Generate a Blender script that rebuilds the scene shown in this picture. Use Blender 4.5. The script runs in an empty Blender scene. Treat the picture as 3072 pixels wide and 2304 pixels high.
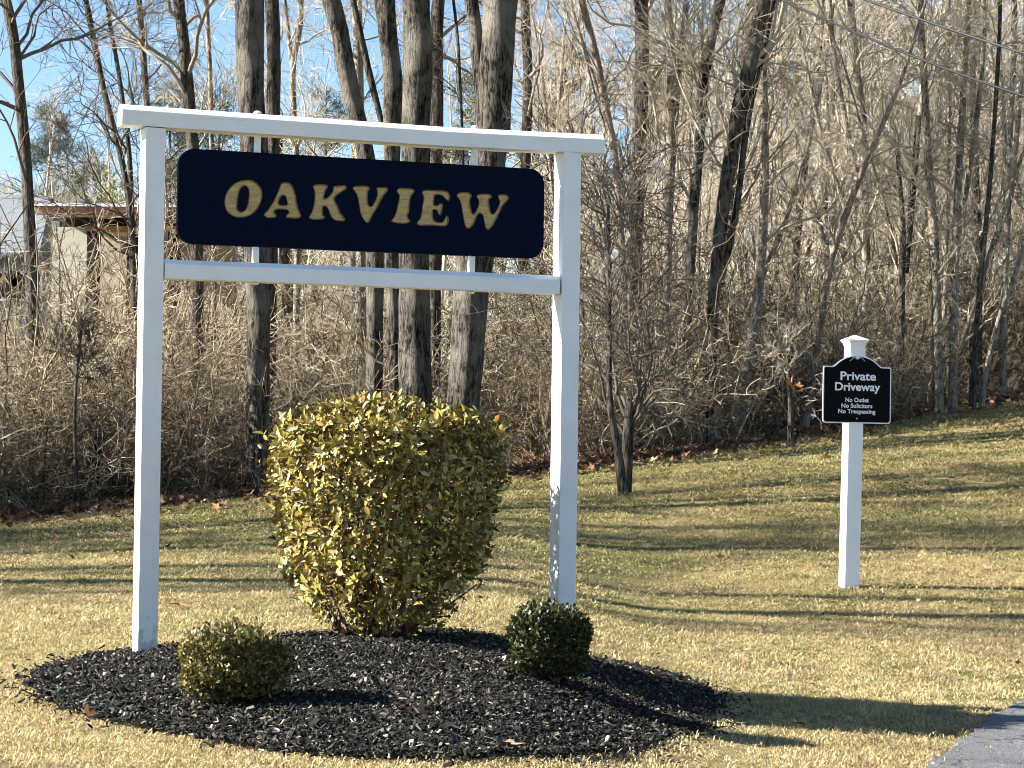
import bpy, bmesh, math, random
import numpy as np
from mathutils import Vector, Matrix, noise as mnoise

# ------------------------------------------------------------------ camera, sky, sun, exposure
SC = bpy.context.scene
COL = SC.collection
W0, H0, FPX = 3072.0, 2304.0, 6758.0          # photograph size and focal length in its pixels
CAM_Z, PITCH, ROLL = 0.97, math.atan(175 / FPX), math.radians(1.0)
R0 = np.array([1.0, 0, 0]); U0 = np.array([0, -math.sin(PITCH), math.cos(PITCH)])
FW = np.array([0, math.cos(PITCH), math.sin(PITCH)])
RT = math.cos(ROLL) * R0 + math.sin(ROLL) * U0
UP = -math.sin(ROLL) * R0 + math.cos(ROLL) * U0
CAM = np.array([0, 0, CAM_Z])
cd = bpy.data.cameras.new('camera'); cam = bpy.data.objects.new('camera', cd); COL.objects.link(cam)
cd.sensor_fit = 'HORIZONTAL'; cd.sensor_width = 36.0; cd.lens = 36.0 * FPX / W0
cd.clip_start = 0.1; cd.clip_end = 3000
m4 = Matrix(((RT[0], UP[0], -FW[0], CAM[0]), (RT[1], UP[1], -FW[1], CAM[1]), (RT[2], UP[2], -FW[2], CAM[2]), (0, 0, 0, 1)))
cam.matrix_world = m4
SC.camera = cam

SUN_EL, SUN_BACK = math.radians(28.5), math.radians(-6.0)
to_sun = Vector((-math.cos(SUN_BACK) * math.cos(SUN_EL), math.sin(SUN_BACK) * math.cos(SUN_EL), math.sin(SUN_EL)))
world = bpy.data.worlds.new('World'); SC.world = world; world.use_nodes = True
wn = world.node_tree
bg = wn.nodes['Background']
sky = wn.nodes.new('ShaderNodeTexSky'); sky.sky_type = 'NISHITA'; sky.sun_disc = False
sky.sun_elevation = SUN_EL; sky.sun_rotation = math.atan2(to_sun.x, to_sun.y) % (2 * math.pi)
sky.air_density = 1.0; sky.dust_density = 0.15; sky.ozone_density = 4.0
wn.links.new(sky.outputs[0], bg.inputs[0]); bg.inputs[1].default_value = 0.051
sl = bpy.data.lights.new('sun', 'SUN'); so = bpy.data.objects.new('sun', sl); COL.objects.link(so)
sl.energy = 5.0; sl.angle = math.radians(0.53); sl.color = (1.0, 0.96, 0.89)
so.rotation_euler = to_sun.to_track_quat('Z', 'Y').to_euler(); so.location = (-20, 0, 30)
SC.view_settings.view_transform = 'Standard'; SC.view_settings.look = 'None'
SC.view_settings.gamma = 1.0; SC.view_settings.use_curve_mapping = False
SC.view_settings.exposure = 2.12
SC.cycles.use_denoising = True; SC.cycles.filter_width = 1.0; SC.cycles.use_adaptive_sampling = True; SC.cycles.adaptive_threshold = 0.03
SC.cycles.max_bounces = 4; SC.cycles.diffuse_bounces = 2; SC.cycles.glossy_bounces = 1; SC.cycles.transmission_bounces = 2

# ------------------------------------------------------------------ helpers
Q = W0 / 2212.0                                # notes were taken on a 2212 px wide view

def ray(px, py):
    return FW + RT * ((px - W0 / 2) / FPX) - UP * ((py - H0 / 2) / FPX)

def at(px, py, Z):                             # a point at forward distance Z
    d = ray(px, py); return CAM + d * (Z / d[1])

def sstep(a, b, x):
    t = np.clip((np.asarray(x, float) - a) / (b - a), 0, 1); return t * t * (3 - 2 * t)

def ground(x, y):
    x = np.asarray(x, float); y = np.asarray(y, float)
    u = x / np.maximum(y, 10)
    k = np.clip(0.044 + 0.17 * u, 0.004, 0.09)
    s = np.log1p(np.exp(np.clip((y - 13) / 2, -30, 30))) * 2
    s = np.where((y - 13) / 2 > 30, y - 13, s)
    s = np.where(s < 28, s, 28 + (s - 28) * 0.3)
    z = k * s + 0.018 * np.sin(x * 0.9 + 1.3) * np.sin(y * 0.7) * sstep(10, 15, y)
    z = z + (-0.17 * sstep(-0.2, 1.0, x) - 0.055 * np.clip(x, 0, 6)) * (1 - sstep(15, 24, y))
    return z

def ray_ground(px, py):
    d = ray(px, py)
    ys = np.linspace(4, 90, 4000)
    P = CAM[None] + d[None] * (ys / d[1])[:, None]
    below = P[:, 2] <= ground(P[:, 0], P[:, 1])
    i = int(np.argmax(below)) if below.any() else len(ys) - 1
    return P[i]

def link(o, parent=None):
    COL.objects.link(o)
    if parent is not None: o.parent = parent
    return o

def tag(o, label=None, cat=None, group=None, kind=None):
    if label: o['label'] = label
    if cat: o['category'] = cat
    if group: o['group'] = group
    if kind: o['kind'] = kind
    return o

def empty(name, loc=(0, 0, 0), rz=0):
    o = bpy.data.objects.new(name, None); o.location = Vector([float(v) for v in loc]); o.rotation_euler = (0, 0, rz)
    o.empty_display_size = 0.1
    return link(o)

class MB:                                      # collects vertices and faces
    def __init__(s): s.v = []; s.f = {3: [], 4: []}; s.n = 0; s.attr = []
    def add(s, v, f, attr=None):
        v = np.asarray(v, float).reshape(-1, 3); f = np.asarray(f, int)
        if len(f): s.f[f.shape[1]].append(f + s.n)
        s.v.append(v); s.n += len(v)
        s.attr.append(np.zeros(len(v)) if attr is None else np.broadcast_to(attr, (len(v),)))
    def mesh(s, name, smooth=True, attr=False, offset=None):
        me = bpy.data.meshes.new(name)
        v = np.concatenate(s.v) if s.v else np.zeros((0, 3))
        if offset is not None: v = v - np.asarray(offset)[None]
        t = np.concatenate(s.f[3]) if s.f[3] else np.zeros((0, 3), int)
        q = np.concatenate(s.f[4]) if s.f[4] else np.zeros((0, 4), int)
        me.vertices.add(len(v)); me.vertices.foreach_set('co', v.astype(np.float32).ravel())
        loops = np.concatenate([t.ravel(), q.ravel()]).astype(np.int32)
        me.loops.add(len(loops)); me.loops.foreach_set('vertex_index', loops)
        starts = np.concatenate([np.arange(len(t)) * 3, len(t) * 3 + np.arange(len(q)) * 4]).astype(np.int32)
        me.polygons.add(len(starts)); me.polygons.foreach_set('loop_start', starts)
        me.update(calc_edges=True)
        me.polygons.foreach_set('use_smooth', np.full(len(starts), bool(smooth)))
        if attr:
            a = me.attributes.new('tint', 'FLOAT', 'POINT'); a.data.foreach_set('value', np.concatenate(s.attr).astype(np.float32))
        me.validate()
        return me

def build(mb, name, mat, parent=None, smooth=True, attr=False, offset=None, loc=None):
    me = mb.mesh(name, smooth, attr, offset); me.materials.append(mat)
    o = bpy.data.objects.new(name, me)
    if loc is not None: o.location = Vector([float(c) for c in loc])
    return link(o, parent)

def box_vf(x0, x1, y0, y1, z0, z1):
    v = [(x0, y0, z0), (x1, y0, z0), (x1, y1, z0), (x0, y1, z0), (x0, y0, z1), (x1, y0, z1), (x1, y1, z1), (x0, y1, z1)]
    f = [(0, 3, 2, 1), (4, 5, 6, 7), (0, 1, 5, 4), (1, 2, 6, 5), (2, 3, 7, 6), (3, 0, 4, 7)]
    return v, f

def bevel_mesh(me, w, seg=2):
    bm = bmesh.new(); bm.from_mesh(me)
    bmesh.ops.bevel(bm, geom=[e for e in bm.edges if e.calc_face_angle(0) > 0.3], offset=w, segments=seg, affect='EDGES', profile=0.6)
    bm.to_mesh(me); bm.free()
    me.polygons.foreach_set('use_smooth', np.zeros(len(me.polygons), bool))

def box_part(name, mat, parent, *b, bevel=0.0):
    mb = MB(); mb.add(*box_vf(*b)); o = build(mb, name, mat, parent, smooth=False)
    if bevel: bevel_mesh(o.data, bevel)
    return o

def nrm(a): return a / np.maximum(np.linalg.norm(a, axis=-1, keepdims=True), 1e-9)

def tubes(mb, P, R, sides, rng=None, attr=None):
    N, K, _ = P.shape
    T = np.empty_like(P); T[:, 1:-1] = P[:, 2:] - P[:, :-2]; T[:, 0] = P[:, 1] - P[:, 0]; T[:, -1] = P[:, -1] - P[:, -2]
    T = nrm(T)
    mean = nrm(P[:, -1] - P[:, 0])
    ref = np.where(np.abs(mean[:, 2:3]) > 0.8, np.array([[1.0, 0.13, 0]]), np.array([[0.0, 0.11, 1.0]]))
    A = nrm(ref[:, None] - (ref[:, None] * T).sum(-1, keepdims=True) * T)
    B = np.cross(T, A)
    th = np.arange(sides) * 2 * math.pi / sides
    V = P[:, :, None] + R[:, :, None, None] * (A[:, :, None] * np.cos(th)[None, None, :, None] + B[:, :, None] * np.sin(th)[None, None, :, None])
    idx = np.arange(N * K * sides).reshape(N, K, sides)
    a = idx[:, :-1]; b = idx[:, 1:]; a2 = np.roll(a, -1, 2); b2 = np.roll(b, -1, 2)
    F = np.stack([a, a2, b2, b], -1).reshape(-1, 4)
    mb.add(V.reshape(-1, 3), F, None if attr is None else np.repeat(attr, K * sides))

def children(rng, P, R, n, t0, t1, ang, length, K, rk, wig, up, short=0.4, rmin=0.0025, taper=0.25, out=None):
    N, Kp, _ = P.shape
    idx = np.repeat(np.arange(N), n); M = len(idx)
    t = rng.uniform(t0, t1, M) * (Kp - 1); i = np.minimum(t.astype(int), Kp - 2); f = (t - i)
    pos = P[idx, i] * (1 - f)[:, None] + P[idx, i + 1] * f[:, None]
    tan = nrm(P[idx, i + 1] - P[idx, i])
    r = R[idx, i] * (1 - f) + R[idx, i + 1] * f
    v = rng.normal(size=(M, 3)); v = nrm(v - (v * tan).sum(-1, keepdims=True) * tan)
    a = ang * rng.uniform(0.6, 1.35, M)
    d = tan * np.cos(a)[:, None] + v * np.sin(a)[:, None]
    L = length * rng.uniform(0.5, 1.35, M) * (1 - short * t / (Kp - 1))
    pts = [pos]; cur = pos
    for j in range(1, K):
        d = nrm(d + rng.normal(0, wig, (M, 3)) + np.array([0, 0, up]))
        cur = cur + d * (L / (K - 1))[:, None]; pts.append(cur)
    r0 = np.maximum(r * rk * rng.uniform(0.65, 1.1, M), rmin * 1.3)
    r0 = np.minimum(r0, 0.04)
    R2 = np.maximum(r0[:, None] * np.linspace(1, taper, K)[None], rmin)
    return np.stack(pts, 1), R2

# ------------------------------------------------------------------ materials
def new_mat(name, rough=0.8, spec=0.2):
    m = bpy.data.materials.new(name); m.use_nodes = True
    nt = m.node_tree; b = nt.nodes['Principled BSDF']
    b.inputs['Roughness'].default_value = rough; b.inputs['Specular IOR Level'].default_value = spec
    return m, nt, b

def N(nt, t, **kw):
    n = nt.nodes.new(t)
    for k, v in kw.items():
        if k in n.inputs: n.inputs[k].default_value = v
        else: setattr(n, k, v)
    return n

def ramp(nt, src, stops, interp='LINEAR'):
    r = nt.nodes.new('ShaderNodeValToRGB'); r.color_ramp.interpolation = interp
    e = r.color_ramp.elements
    while len(e) > 1: e.remove(e[-1])
    e[0].position = stops[0][0]; e[0].color = (*stops[0][1], 1)
    for p, c in stops[1:]:
        k = e.new(p); k.color = (*c, 1)
    nt.links.new(src, r.inputs[0]); return r

def noise_tex(nt, scale, detail=4, vec=None, mapscale=None, coord='Object', rough=0.55):
    if vec is None:
        tc = nt.nodes.new('ShaderNodeTexCoord'); vec = tc.outputs[coord]
    if mapscale:
        mp = nt.nodes.new('ShaderNodeMapping'); mp.inputs['Scale'].default_value = mapscale
        nt.links.new(vec, mp.inputs[0]); vec = mp.outputs[0]
    n = nt.nodes.new('ShaderNodeTexNoise'); n.inputs['Scale'].default_value = scale; n.inputs['Detail'].default_value = detail
    n.inputs['Roughness'].default_value = rough
    nt.links.new(vec, n.inputs['Vector']); return n

def add_bump(nt, b, src, strength, dist):
    bp = nt.nodes.new('ShaderNodeBump'); bp.inputs['Strength'].default_value = strength; bp.inputs['Distance'].default_value = dist
    nt.links.new(src, bp.inputs['Height']); nt.links.new(bp.outputs[0], b.inputs['Normal']); return bp

def mixc(nt, fac, c1, c2, mode='MIX'):
    m = nt.nodes.new('ShaderNodeMix'); m.data_type = 'RGBA'; m.blend_type = mode
    for sock, v in ((m.inputs[0], fac), (m.inputs[6], c1), (m.inputs[7], c2)):
        if hasattr(v, 'is_linked') or hasattr(v, 'node'): nt.links.new(v, sock)
        elif isinstance(v, (int, float)): sock.default_value = v
        else: sock.default_value = (*v, 1)
    return m.outputs[2]

def simple(name, col, rough=0.7, spec=0.2, var=0.12, scale=12, bump=0.0, mapscale=None):
    m, nt, b = new_mat(name, rough, spec)
    n = noise_tex(nt, scale, 5, mapscale=mapscale)
    lo = tuple(c * (1 - var) for c in col); hi = tuple(min(1, c * (1 + var)) for c in col)
    r = ramp(nt, n.outputs[0], [(0.3, lo), (0.7, hi)])
    nt.links.new(r.outputs[0], b.inputs['Base Color'])
    if bump: add_bump(nt, b, n.outputs[0], bump, 0.01)
    return m

def bark_mat(name, dark, light, vs=(16, 16, 2.6), bump=0.9, patch=None):
    m, nt, b = new_mat(name, 0.9, 0.1)
    n1 = noise_tex(nt, 1.0, 6, mapscale=vs, rough=0.65)
    n2 = noise_tex(nt, 1.6, 4)
    n4 = noise_tex(nt, 1.0, 4, mapscale=(vs[0] * 2.6, vs[1] * 2.6, vs[2] * 3.2), rough=0.7)
    sm = nt.nodes.new('ShaderNodeMath'); sm.operation = 'MULTIPLY_ADD'; sm.inputs[1].default_value = 0.55; nt.links.new(n4.outputs[0], sm.inputs[0])
    sm2 = nt.nodes.new('ShaderNodeMath'); sm2.operation = 'MULTIPLY'; sm2.inputs[1].default_value = 0.5; nt.links.new(n1.outputs[0], sm2.inputs[0]); nt.links.new(sm2.outputs[0], sm.inputs[2])
    r = ramp(nt, sm.outputs[0], [(0.46, dark), (0.56, light), (0.7, tuple(min(1, c * 1.25) for c in light))])
    col = r.outputs[0]
    if patch is not None:
        r2 = ramp(nt, n2.outputs[0], [(0.5, (0, 0, 0)), (0.66, (1, 1, 1))])
        col = mixc(nt, r2.outputs[0], col, patch)
    nt.links.new(col, b.inputs['Base Color'])
    add_bump(nt, b, sm.outputs[0], bump, 0.10)
    return m

def rand_mat(name, stops, rough=0.8, spec=0.2, src='object', translucent=0.0, noise_scale=None, noise_mix=0.35, per_object=False):
    """colour picked per object / instance, or per 'tint' attribute"""
    m, nt, b = new_mat(name, rough, spec)
    if src == 'object': s = nt.nodes.new('ShaderNodeObjectInfo').outputs['Random']
    else:
        a = nt.nodes.new('ShaderNodeAttribute'); a.attribute_name = 'tint'; s = a.outputs['Fac']
    r = ramp(nt, s, stops); col = r.outputs[0]
    if per_object:                              # each shrub a little darker, paler or redder than the next
        r3 = ramp(nt, nt.nodes.new('ShaderNodeObjectInfo').outputs['Random'], [(0, (0.42, 0.37, 0.33)), (0.3, (0.62, 0.56, 0.50)), (0.55, (0.95, 0.94, 0.92)), (0.8, (0.75, 0.70, 0.64)), (1, (1.0, 0.98, 0.95))])
        col = mixc(nt, 1.0, col, r3.outputs[0], 'MULTIPLY')
    if noise_scale:
        n = noise_tex(nt, noise_scale, 3)
        r2 = ramp(nt, n.outputs[0], [(0.3, (1 - noise_mix,) * 3), (0.7, (1 + noise_mix,) * 3)])
        col = mixc(nt, 1.0, col, r2.outputs[0], 'MULTIPLY')
    nt.links.new(col, b.inputs['Base Color'])
    if translucent:
        t = nt.nodes.new('ShaderNodeBsdfTranslucent'); nt.links.new(col, t.inputs[0])
        mx = nt.nodes.new('ShaderNodeMixShader'); mx.inputs[0].default_value = translucent
        out = nt.nodes['Material Output']
        nt.links.new(b.outputs[0], mx.inputs[1]); nt.links.new(t.outputs[0], mx.inputs[2]); nt.links.new(mx.outputs[0], out.inputs[0])
    return m

MAT = {}
# painted timber: white paint with hairline checks along the grain, faint grime
def paint_mat(name, axis):
    m, nt, b = new_mat(name, 0.45, 0.4)
    ms = [14, 14, 14]; ms[axis] = 0.3
    n = noise_tex(nt, 4.0, 6, mapscale=tuple(ms), rough=0.6)
    crack = ramp(nt, n.outputs[0], [(0.30, (0.6, 0.6, 0.6)), (0.325, (0, 0, 0))])
    n2 = noise_tex(nt, 5.0, 5)
    base = ramp(nt, n2.outputs[0], [(0.3, (0.74, 0.745, 0.74)), (0.7, (0.82, 0.82, 0.815))])
    col = mixc(nt, crack.outputs[0], base.outputs[0], (0.32, 0.33, 0.35))
    if axis == 2:
        tc = nt.nodes.new('ShaderNodeTexCoord'); sx = nt.nodes.new('ShaderNodeSeparateXYZ'); nt.links.new(tc.outputs['Object'], sx.inputs[0])
        nd = noise_tex(nt, 22, 5); mr = nt.nodes.new('ShaderNodeMapRange'); mr.inputs[1].default_value = 0.0; mr.inputs[2].default_value = 0.22; mr.inputs[3].default_value = 0.38; mr.inputs[4].default_value = 0.0
        nt.links.new(sx.outputs[2], mr.inputs[0]); ma = nt.nodes.new('ShaderNodeMath'); ma.operation = 'ADD'; nt.links.new(mr.outputs[0], ma.inputs[0]); nt.links.new(nd.outputs[0], ma.inputs[1])
        dm = ramp(nt, ma.outputs[0], [(0.68, (0, 0, 0)), (0.95, (0.8, 0.8, 0.8))]); col = mixc(nt, dm.outputs[0], col, (0.30, 0.26, 0.20))
    nt.links.new(col, b.inputs['Base Color'])
    add_bump(nt, b, n.outputs[0], 0.25, 0.003)
    return m
MAT['paint_x'] = paint_mat('white_paint_rail', 0)
MAT['paint_z'] = paint_mat('white_paint_post', 2)
MAT['vinyl'] = simple('white_vinyl', (0.80, 0.81, 0.82), 0.35, 0.4, 0.03, 4)
MAT['navy'] = simple('navy_board_paint', (0.0006, 0.0042, 0.017), 0.6, 0.05, 0.25, 30, 0.05)
def gold_mat():
    m, nt, b = new_mat('carved_gold_wood', 0.55, 0.3)
    n = noise_tex(nt, 6.0, 5, mapscale=(3, 3, 40), rough=0.7)
    n2 = noise_tex(nt, 40.0, 3)
    r = ramp(nt, n.outputs[0], [(0.36, (0.27, 0.17, 0.06)), (0.5, (0.42, 0.29, 0.115)), (0.7, (0.56, 0.41, 0.18))])
    col = mixc(nt, 0.25, r.outputs[0], ramp(nt, n2.outputs[0], [(0.3, (0.35, 0.22, 0.08)), (0.7, (0.75, 0.58, 0.28))]).outputs[0])
    nt.links.new(col, b.inputs['Base Color']); add_bump(nt, b, n.outputs[0], 0.4, 0.002)
    return m
MAT['gold'] = gold_mat()
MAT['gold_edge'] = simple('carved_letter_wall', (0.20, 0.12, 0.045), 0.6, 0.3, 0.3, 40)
MAT['sign_black'] = simple('sign_black_enamel', (0.002, 0.0025, 0.004), 0.5, 0.06, 0.1, 10)
MAT['sign_silver'] = simple('sign_silver_print', (0.80, 0.80, 0.84), 0.5, 0.3, 0.04, 20)
MAT['steel'] = simple('galvanised_bolt', (0.55, 0.55, 0.56), 0.4, 0.5, 0.1, 40)

MAT['bark_a'] = bark_mat('bark_rough_grey', (0.012, 0.0105, 0.009), (0.125, 0.108, 0.088), (19, 19, 3.0), 1.0, (0.20, 0.18, 0.148))
MAT['bark_b'] = bark_mat('bark_dark', (0.028, 0.024, 0.02), (0.13, 0.11, 0.09), (22, 22, 3.0), 0.9)
MAT['bark_c'] = bark_mat('bark_pale_smooth', (0.12, 0.10, 0.08), (0.33, 0.285, 0.225), (14, 14, 5.0), 0.7)
MAT['bark_red'] = bark_mat('bark_reddish', (0.13, 0.095, 0.075), (0.33, 0.25, 0.195), (14, 14, 3.0), 0.5)
MAT['twig'] = rand_mat('bare_twigs', [(0, (0.28, 0.23, 0.17)), (0.5, (0.40, 0.335, 0.25)), (1, (0.34, 0.28, 0.21))], 0.85, 0.15)
MAT['twig_pale'] = rand_mat('pale_twigs', [(0, (0.44, 0.375, 0.28)), (1, (0.54, 0.47, 0.36))], 0.85, 0.15)
MAT['twig_dark'] = rand_mat('dark_twigs', [(0, (0.085, 0.07, 0.055)), (1, (0.15, 0.125, 0.10))], 0.85, 0.15)
MAT['brush'] = rand_mat('thicket_canes', [(0, (0.07, 0.052, 0.036)), (0.3, (0.185, 0.155, 0.105)), (0.55, (0.36, 0.315, 0.22)), (0.78, (0.49, 0.435, 0.315)), (0.9, (0.33, 0.25, 0.18)), (1, (0.62, 0.56, 0.42))], 0.85, 0.15, 'tint', per_object=True)

# ------------------------------------------------------------------ scatter (for uncountable stuff only)
def scatter(name, src_meshes, pos, rot, scl, idx):
    me = bpy.data.meshes.new(name); n = len(pos)
    me.vertices.add(n); me.vertices.foreach_set('co', np.asarray(pos, np.float32).ravel())
    a = me.attributes.new('rot', 'FLOAT_VECTOR', 'POINT'); a.data.foreach_set('vector', np.asarray(rot, np.float32).ravel())
    a = me.attributes.new('scl', 'FLOAT_VECTOR', 'POINT'); a.data.foreach_set('vector', np.asarray(scl, np.float32).ravel())
    a = me.attributes.new('pick', 'INT', 'POINT'); a.data.foreach_set('value', np.asarray(idx, np.int32).ravel())
    for s in src_meshes:
        for mt in s.materials:
            if mt.name not in me.materials: me.materials.append(mt)
    o = bpy.data.objects.new(name, me); link(o)
    ng = bpy.data.node_groups.new(name, 'GeometryNodeTree')
    ng.interface.new_socket('Geometry', in_out='INPUT', socket_type='NodeSocketGeometry')
    ng.interface.new_socket('Geometry', in_out='OUTPUT', socket_type='NodeSocketGeometry')
    gi = ng.nodes.new('NodeGroupInput'); go = ng.nodes.new('NodeGroupOutput')
    iop = ng.nodes.new('GeometryNodeInstanceOnPoints'); iop.inputs['Pick Instance'].default_value = True
    jn = ng.nodes.new('GeometryNodeJoinGeometry')
    for k, s in enumerate(src_meshes):
        so_ = bpy.data.objects.new(name + '_piece', s)      # never linked to the scene: only its shape is used
        oi = ng.nodes.new('GeometryNodeObjectInfo'); oi.inputs['Object'].default_value = so_
        oi.inputs['As Instance'].default_value = True
        ng.links.new(oi.outputs['Geometry'], jn.inputs[0])
    def attr(nm, typ):
        q = ng.nodes.new('GeometryNodeInputNamedAttribute'); q.data_type = typ; q.inputs['Name'].default_value = nm; return q.outputs['Attribute']
    L = ng.links.new
    L(gi.outputs[0], iop.inputs['Points']); L(jn.outputs[0], iop.inputs['Instance'])
    L(attr('pick', 'INT'), iop.inputs['Instance Index']); L(attr('rot', 'FLOAT_VECTOR'), iop.inputs['Rotation']); L(attr('scl', 'FLOAT_VECTOR'), iop.inputs['Scale'])
    L(iop.outputs[0], go.inputs[0])
    md = o.modifiers.new('scatter', 'NODES'); md.node_group = ng
    return o

def poly_dist(poly, x, y):
    """signed distance to a closed polygon, positive inside"""
    p = np.stack([x, y], -1); d = np.full(len(p), 1e9); ins = np.zeros(len(p), bool)
    n = len(poly)
    for i in range(n):
        a = poly[i]; b = poly[(i + 1) % n]; e = b - a
        t = np.clip(((p - a) @ e) / (e @ e), 0, 1)
        d = np.minimum(d, np.linalg.norm(p - (a + t[:, None] * e), axis=1))
        c = ((a[1] > y) != (b[1] > y)) & (x < (b[0] - a[0]) * (y - a[1]) / (b[1] - a[1] + 1e-12) + a[0])
        ins ^= c
    return np.where(ins, d, -d)

def chaikin(pts, n=1):
    p = np.asarray(pts, float)
    for _ in range(n):
        q = np.roll(p, -1, 0)
        p = np.stack([p * 0.75 + q * 0.25, p * 0.25 + q * 0.75], 1).reshape(-1, p.shape[1])
    return p

def ray_plane_z(px, py, z):
    d = ray(px, py); return CAM + d * ((z - CAM_Z) / d[2])

# ------------------------------------------------------------------ layout: bed, drive, wood edge
bed_px = [(95, 2050), (115, 2078), (150, 2104), (220, 2130), (333, 2154), (444, 2178), (590, 2216), (812, 2240), (1042, 2266), (1230, 2272), (1389, 2270), (1536, 2268),
          (1696, 2262), (1883, 2237), (2008, 2208), (2092, 2161), (2150, 2119), (2126, 2080), (2040, 2030), (1930, 2003), (1800, 1985), (1640, 1950), (1480, 1915), (1330, 1893),
          (1150, 1886), (980, 1900), (860, 1915), (700, 1925), (540, 1940), (390, 1957), (240, 1975), (180, 1996), (120, 2022)]
BED = chaikin(np.array([ray_ground(a, b)[:2] for a, b in bed_px]), 1)
BED = BED + np.random.default_rng(5).normal(0, 0.022, BED.shape)
drive_edge = [ray_ground(a, b)[:2] for a, b in [(2720, 2350), (2807, 2288), (2860, 2250), (2911, 2208), (2966, 2162), (3020, 2130), (3072, 2105), (3180, 2062)]]
DRIVE = np.array(list(drive_edge) + [np.array([4.6, 11.6]), np.array([6.0, 11.4]), np.array([6.0, 3.0]), np.array([0.9, 3.0])])

edge_px = [(-300, 1135), (0, 1122), (200, 1102), (400, 1085), (560, 1066), (800, 1046), (1000, 1030), (1130, 1018), (1300, 1000), (1450, 982), (1580, 962), (1700, 945), (1900, 915), (2050, 878), (2212, 862), (2450, 852)]
EDGE = np.array([ray_ground(a * Q, b * Q)[:2] for a, b in edge_px])
EDGE_U = EDGE[:, 0] / EDGE[:, 1]
def edge_y(x, y):
    return np.interp(np.asarray(x) / np.maximum(y, 1), EDGE_U, EDGE[:, 1])

def bed_h(x, y):
    d = poly_dist(BED, np.atleast_1d(np.asarray(x, float)), np.atleast_1d(np.asarray(y, float)))
    x_ = np.atleast_1d(x); y_ = np.atleast_1d(y)
    m_ = 0.004 + 0.025 * sstep(0, 0.5, d) + 0.07 * sstep(0.05, 0.5, d) * np.exp(-((x_ + 0.65) / 0.8) ** 2 - ((y_ - 9.5) / 1.1) ** 2)
    return np.where(d > -0.02, m_, 0.0) + ground(x_, y_)

# ------------------------------------------------------------------ the ground sheet
def lawn_material():
    m, nt, b = new_mat('lawn_soil_and_thatch', 0.95, 0.05)
    geo = nt.nodes.new('ShaderNodeNewGeometry'); pos = geo.outputs['Position']
    n1 = noise_tex(nt, 0.45, 4, vec=pos); n2 = noise_tex(nt, 60, 4, vec=pos)
    a = nt.nodes.new('ShaderNodeAttribute'); a.attribute_name = 'tint'
    straw = ramp(nt, n2.outputs[0], [(0.3, (0.16, 0.115, 0.055)), (0.7, (0.34, 0.26, 0.12))])
    green = ramp(nt, n2.outputs[0], [(0.3, (0.07, 0.07, 0.025)), (0.7, (0.17, 0.16, 0.055))])
    g = ramp(nt, n1.outputs[0], [(0.4, (0, 0, 0)), (0.62, (1, 1, 1))])
    c = mixc(nt, g.outputs[0], straw.outputs[0], green.outputs[0])
    lit = ramp(nt, n2.outputs[0], [(0.3, (0.05, 0.032, 0.02)), (0.7, (0.15, 0.085, 0.045))])
    c = mixc(nt, a.outputs['Fac'], c, lit.outputs[0])
    nt.links.new(c, b.inputs['Base Color']); add_bump(nt, b, n2.outputs[0], 0.8, 0.02)
    return m
xs = np.concatenate([[-1500, -600, -250, -120, -70, -50], np.arange(-40, 40.1, 0.5), [50, 70, 120, 250, 600, 1500]])
ys = np.concatenate([[-300, -60, -20, -8], np.arange(-2, 60.1, 0.5), [64, 70, 80, 100, 140, 200, 320, 600, 1200, 2500]])
GX, GY = np.meshgrid(xs, ys)
gx, gy = GX.ravel(), GY.ravel()
gz = ground(gx, gy) - 0.012
gf = sstep(-0.3, 0.5, gy - edge_y(gx, gy))
idx = np.arange(len(gx)).reshape(GX.shape)
mb = MB(); mb.add(np.stack([gx, gy, gz], -1), np.stack([idx[:-1, :-1], idx[:-1, 1:], idx[1:, 1:], idx[1:, :-1]], -1).reshape(-1, 4), gf)
tag(build(mb, 'ground', lawn_material(), attr=True), kind='structure')

# driveway: asphalt sheet with a crumbled edge
rng = np.random.default_rng(3)
def resample(poly, step):
    out = []
    for i in range(len(poly)):
        a, b = poly[i], poly[(i + 1) % len(poly)]; n = max(1, int(np.linalg.norm(b - a) / step))
        for k in range(n): out.append(a + (b - a) * k / n)
    return np.array(out)
dp = resample(DRIVE, 0.04); dp = dp + rng.normal(0, 0.013, dp.shape)
bm = bmesh.new(); vs = [bm.verts.new((p[0], p[1], float(ground(p[0], p[1])) + 0.012)) for p in dp]
f = bm.faces.new(vs); ext = bmesh.ops.extrude_face_region(bm, geom=[f])
for v in [e for e in ext['geom'] if isinstance(e, bmesh.types.BMVert)]: v.co.z -= 0.07
bmesh.ops.triangulate(bm, faces=bm.faces[:]); bmesh.ops.recalc_face_normals(bm, faces=bm.faces[:])
me = bpy.data.meshes.new('driveway'); bm.to_mesh(me); bm.free()
m, nt, b = new_mat('worn_asphalt', 0.9, 0.2)
n1 = noise_tex(nt, 140, 4); n2 = noise_tex(nt, 3, 5)
c1 = ramp(nt, n1.outputs[0], [(0.38, (0.06, 0.06, 0.06)), (0.55, (0.15, 0.148, 0.145)), (0.68, (0.34, 0.33, 0.32))])
c2 = ramp(nt, n2.outputs[0], [(0.35, (0.7, 0.7, 0.7)), (0.65, (1.15, 1.15, 1.15))])
vr = nt.nodes.new('ShaderNodeTexVoronoi'); vr.feature = 'DISTANCE_TO_EDGE'; vr.inputs['Scale'].default_value = 2.3
tcv = nt.nodes.new('ShaderNodeTexCoord'); nzv = noise_tex(nt, 5, 4); adv = nt.nodes.new('ShaderNodeMix'); adv.data_type = 'VECTOR'; adv.inputs[0].default_value = 0.25
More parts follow.
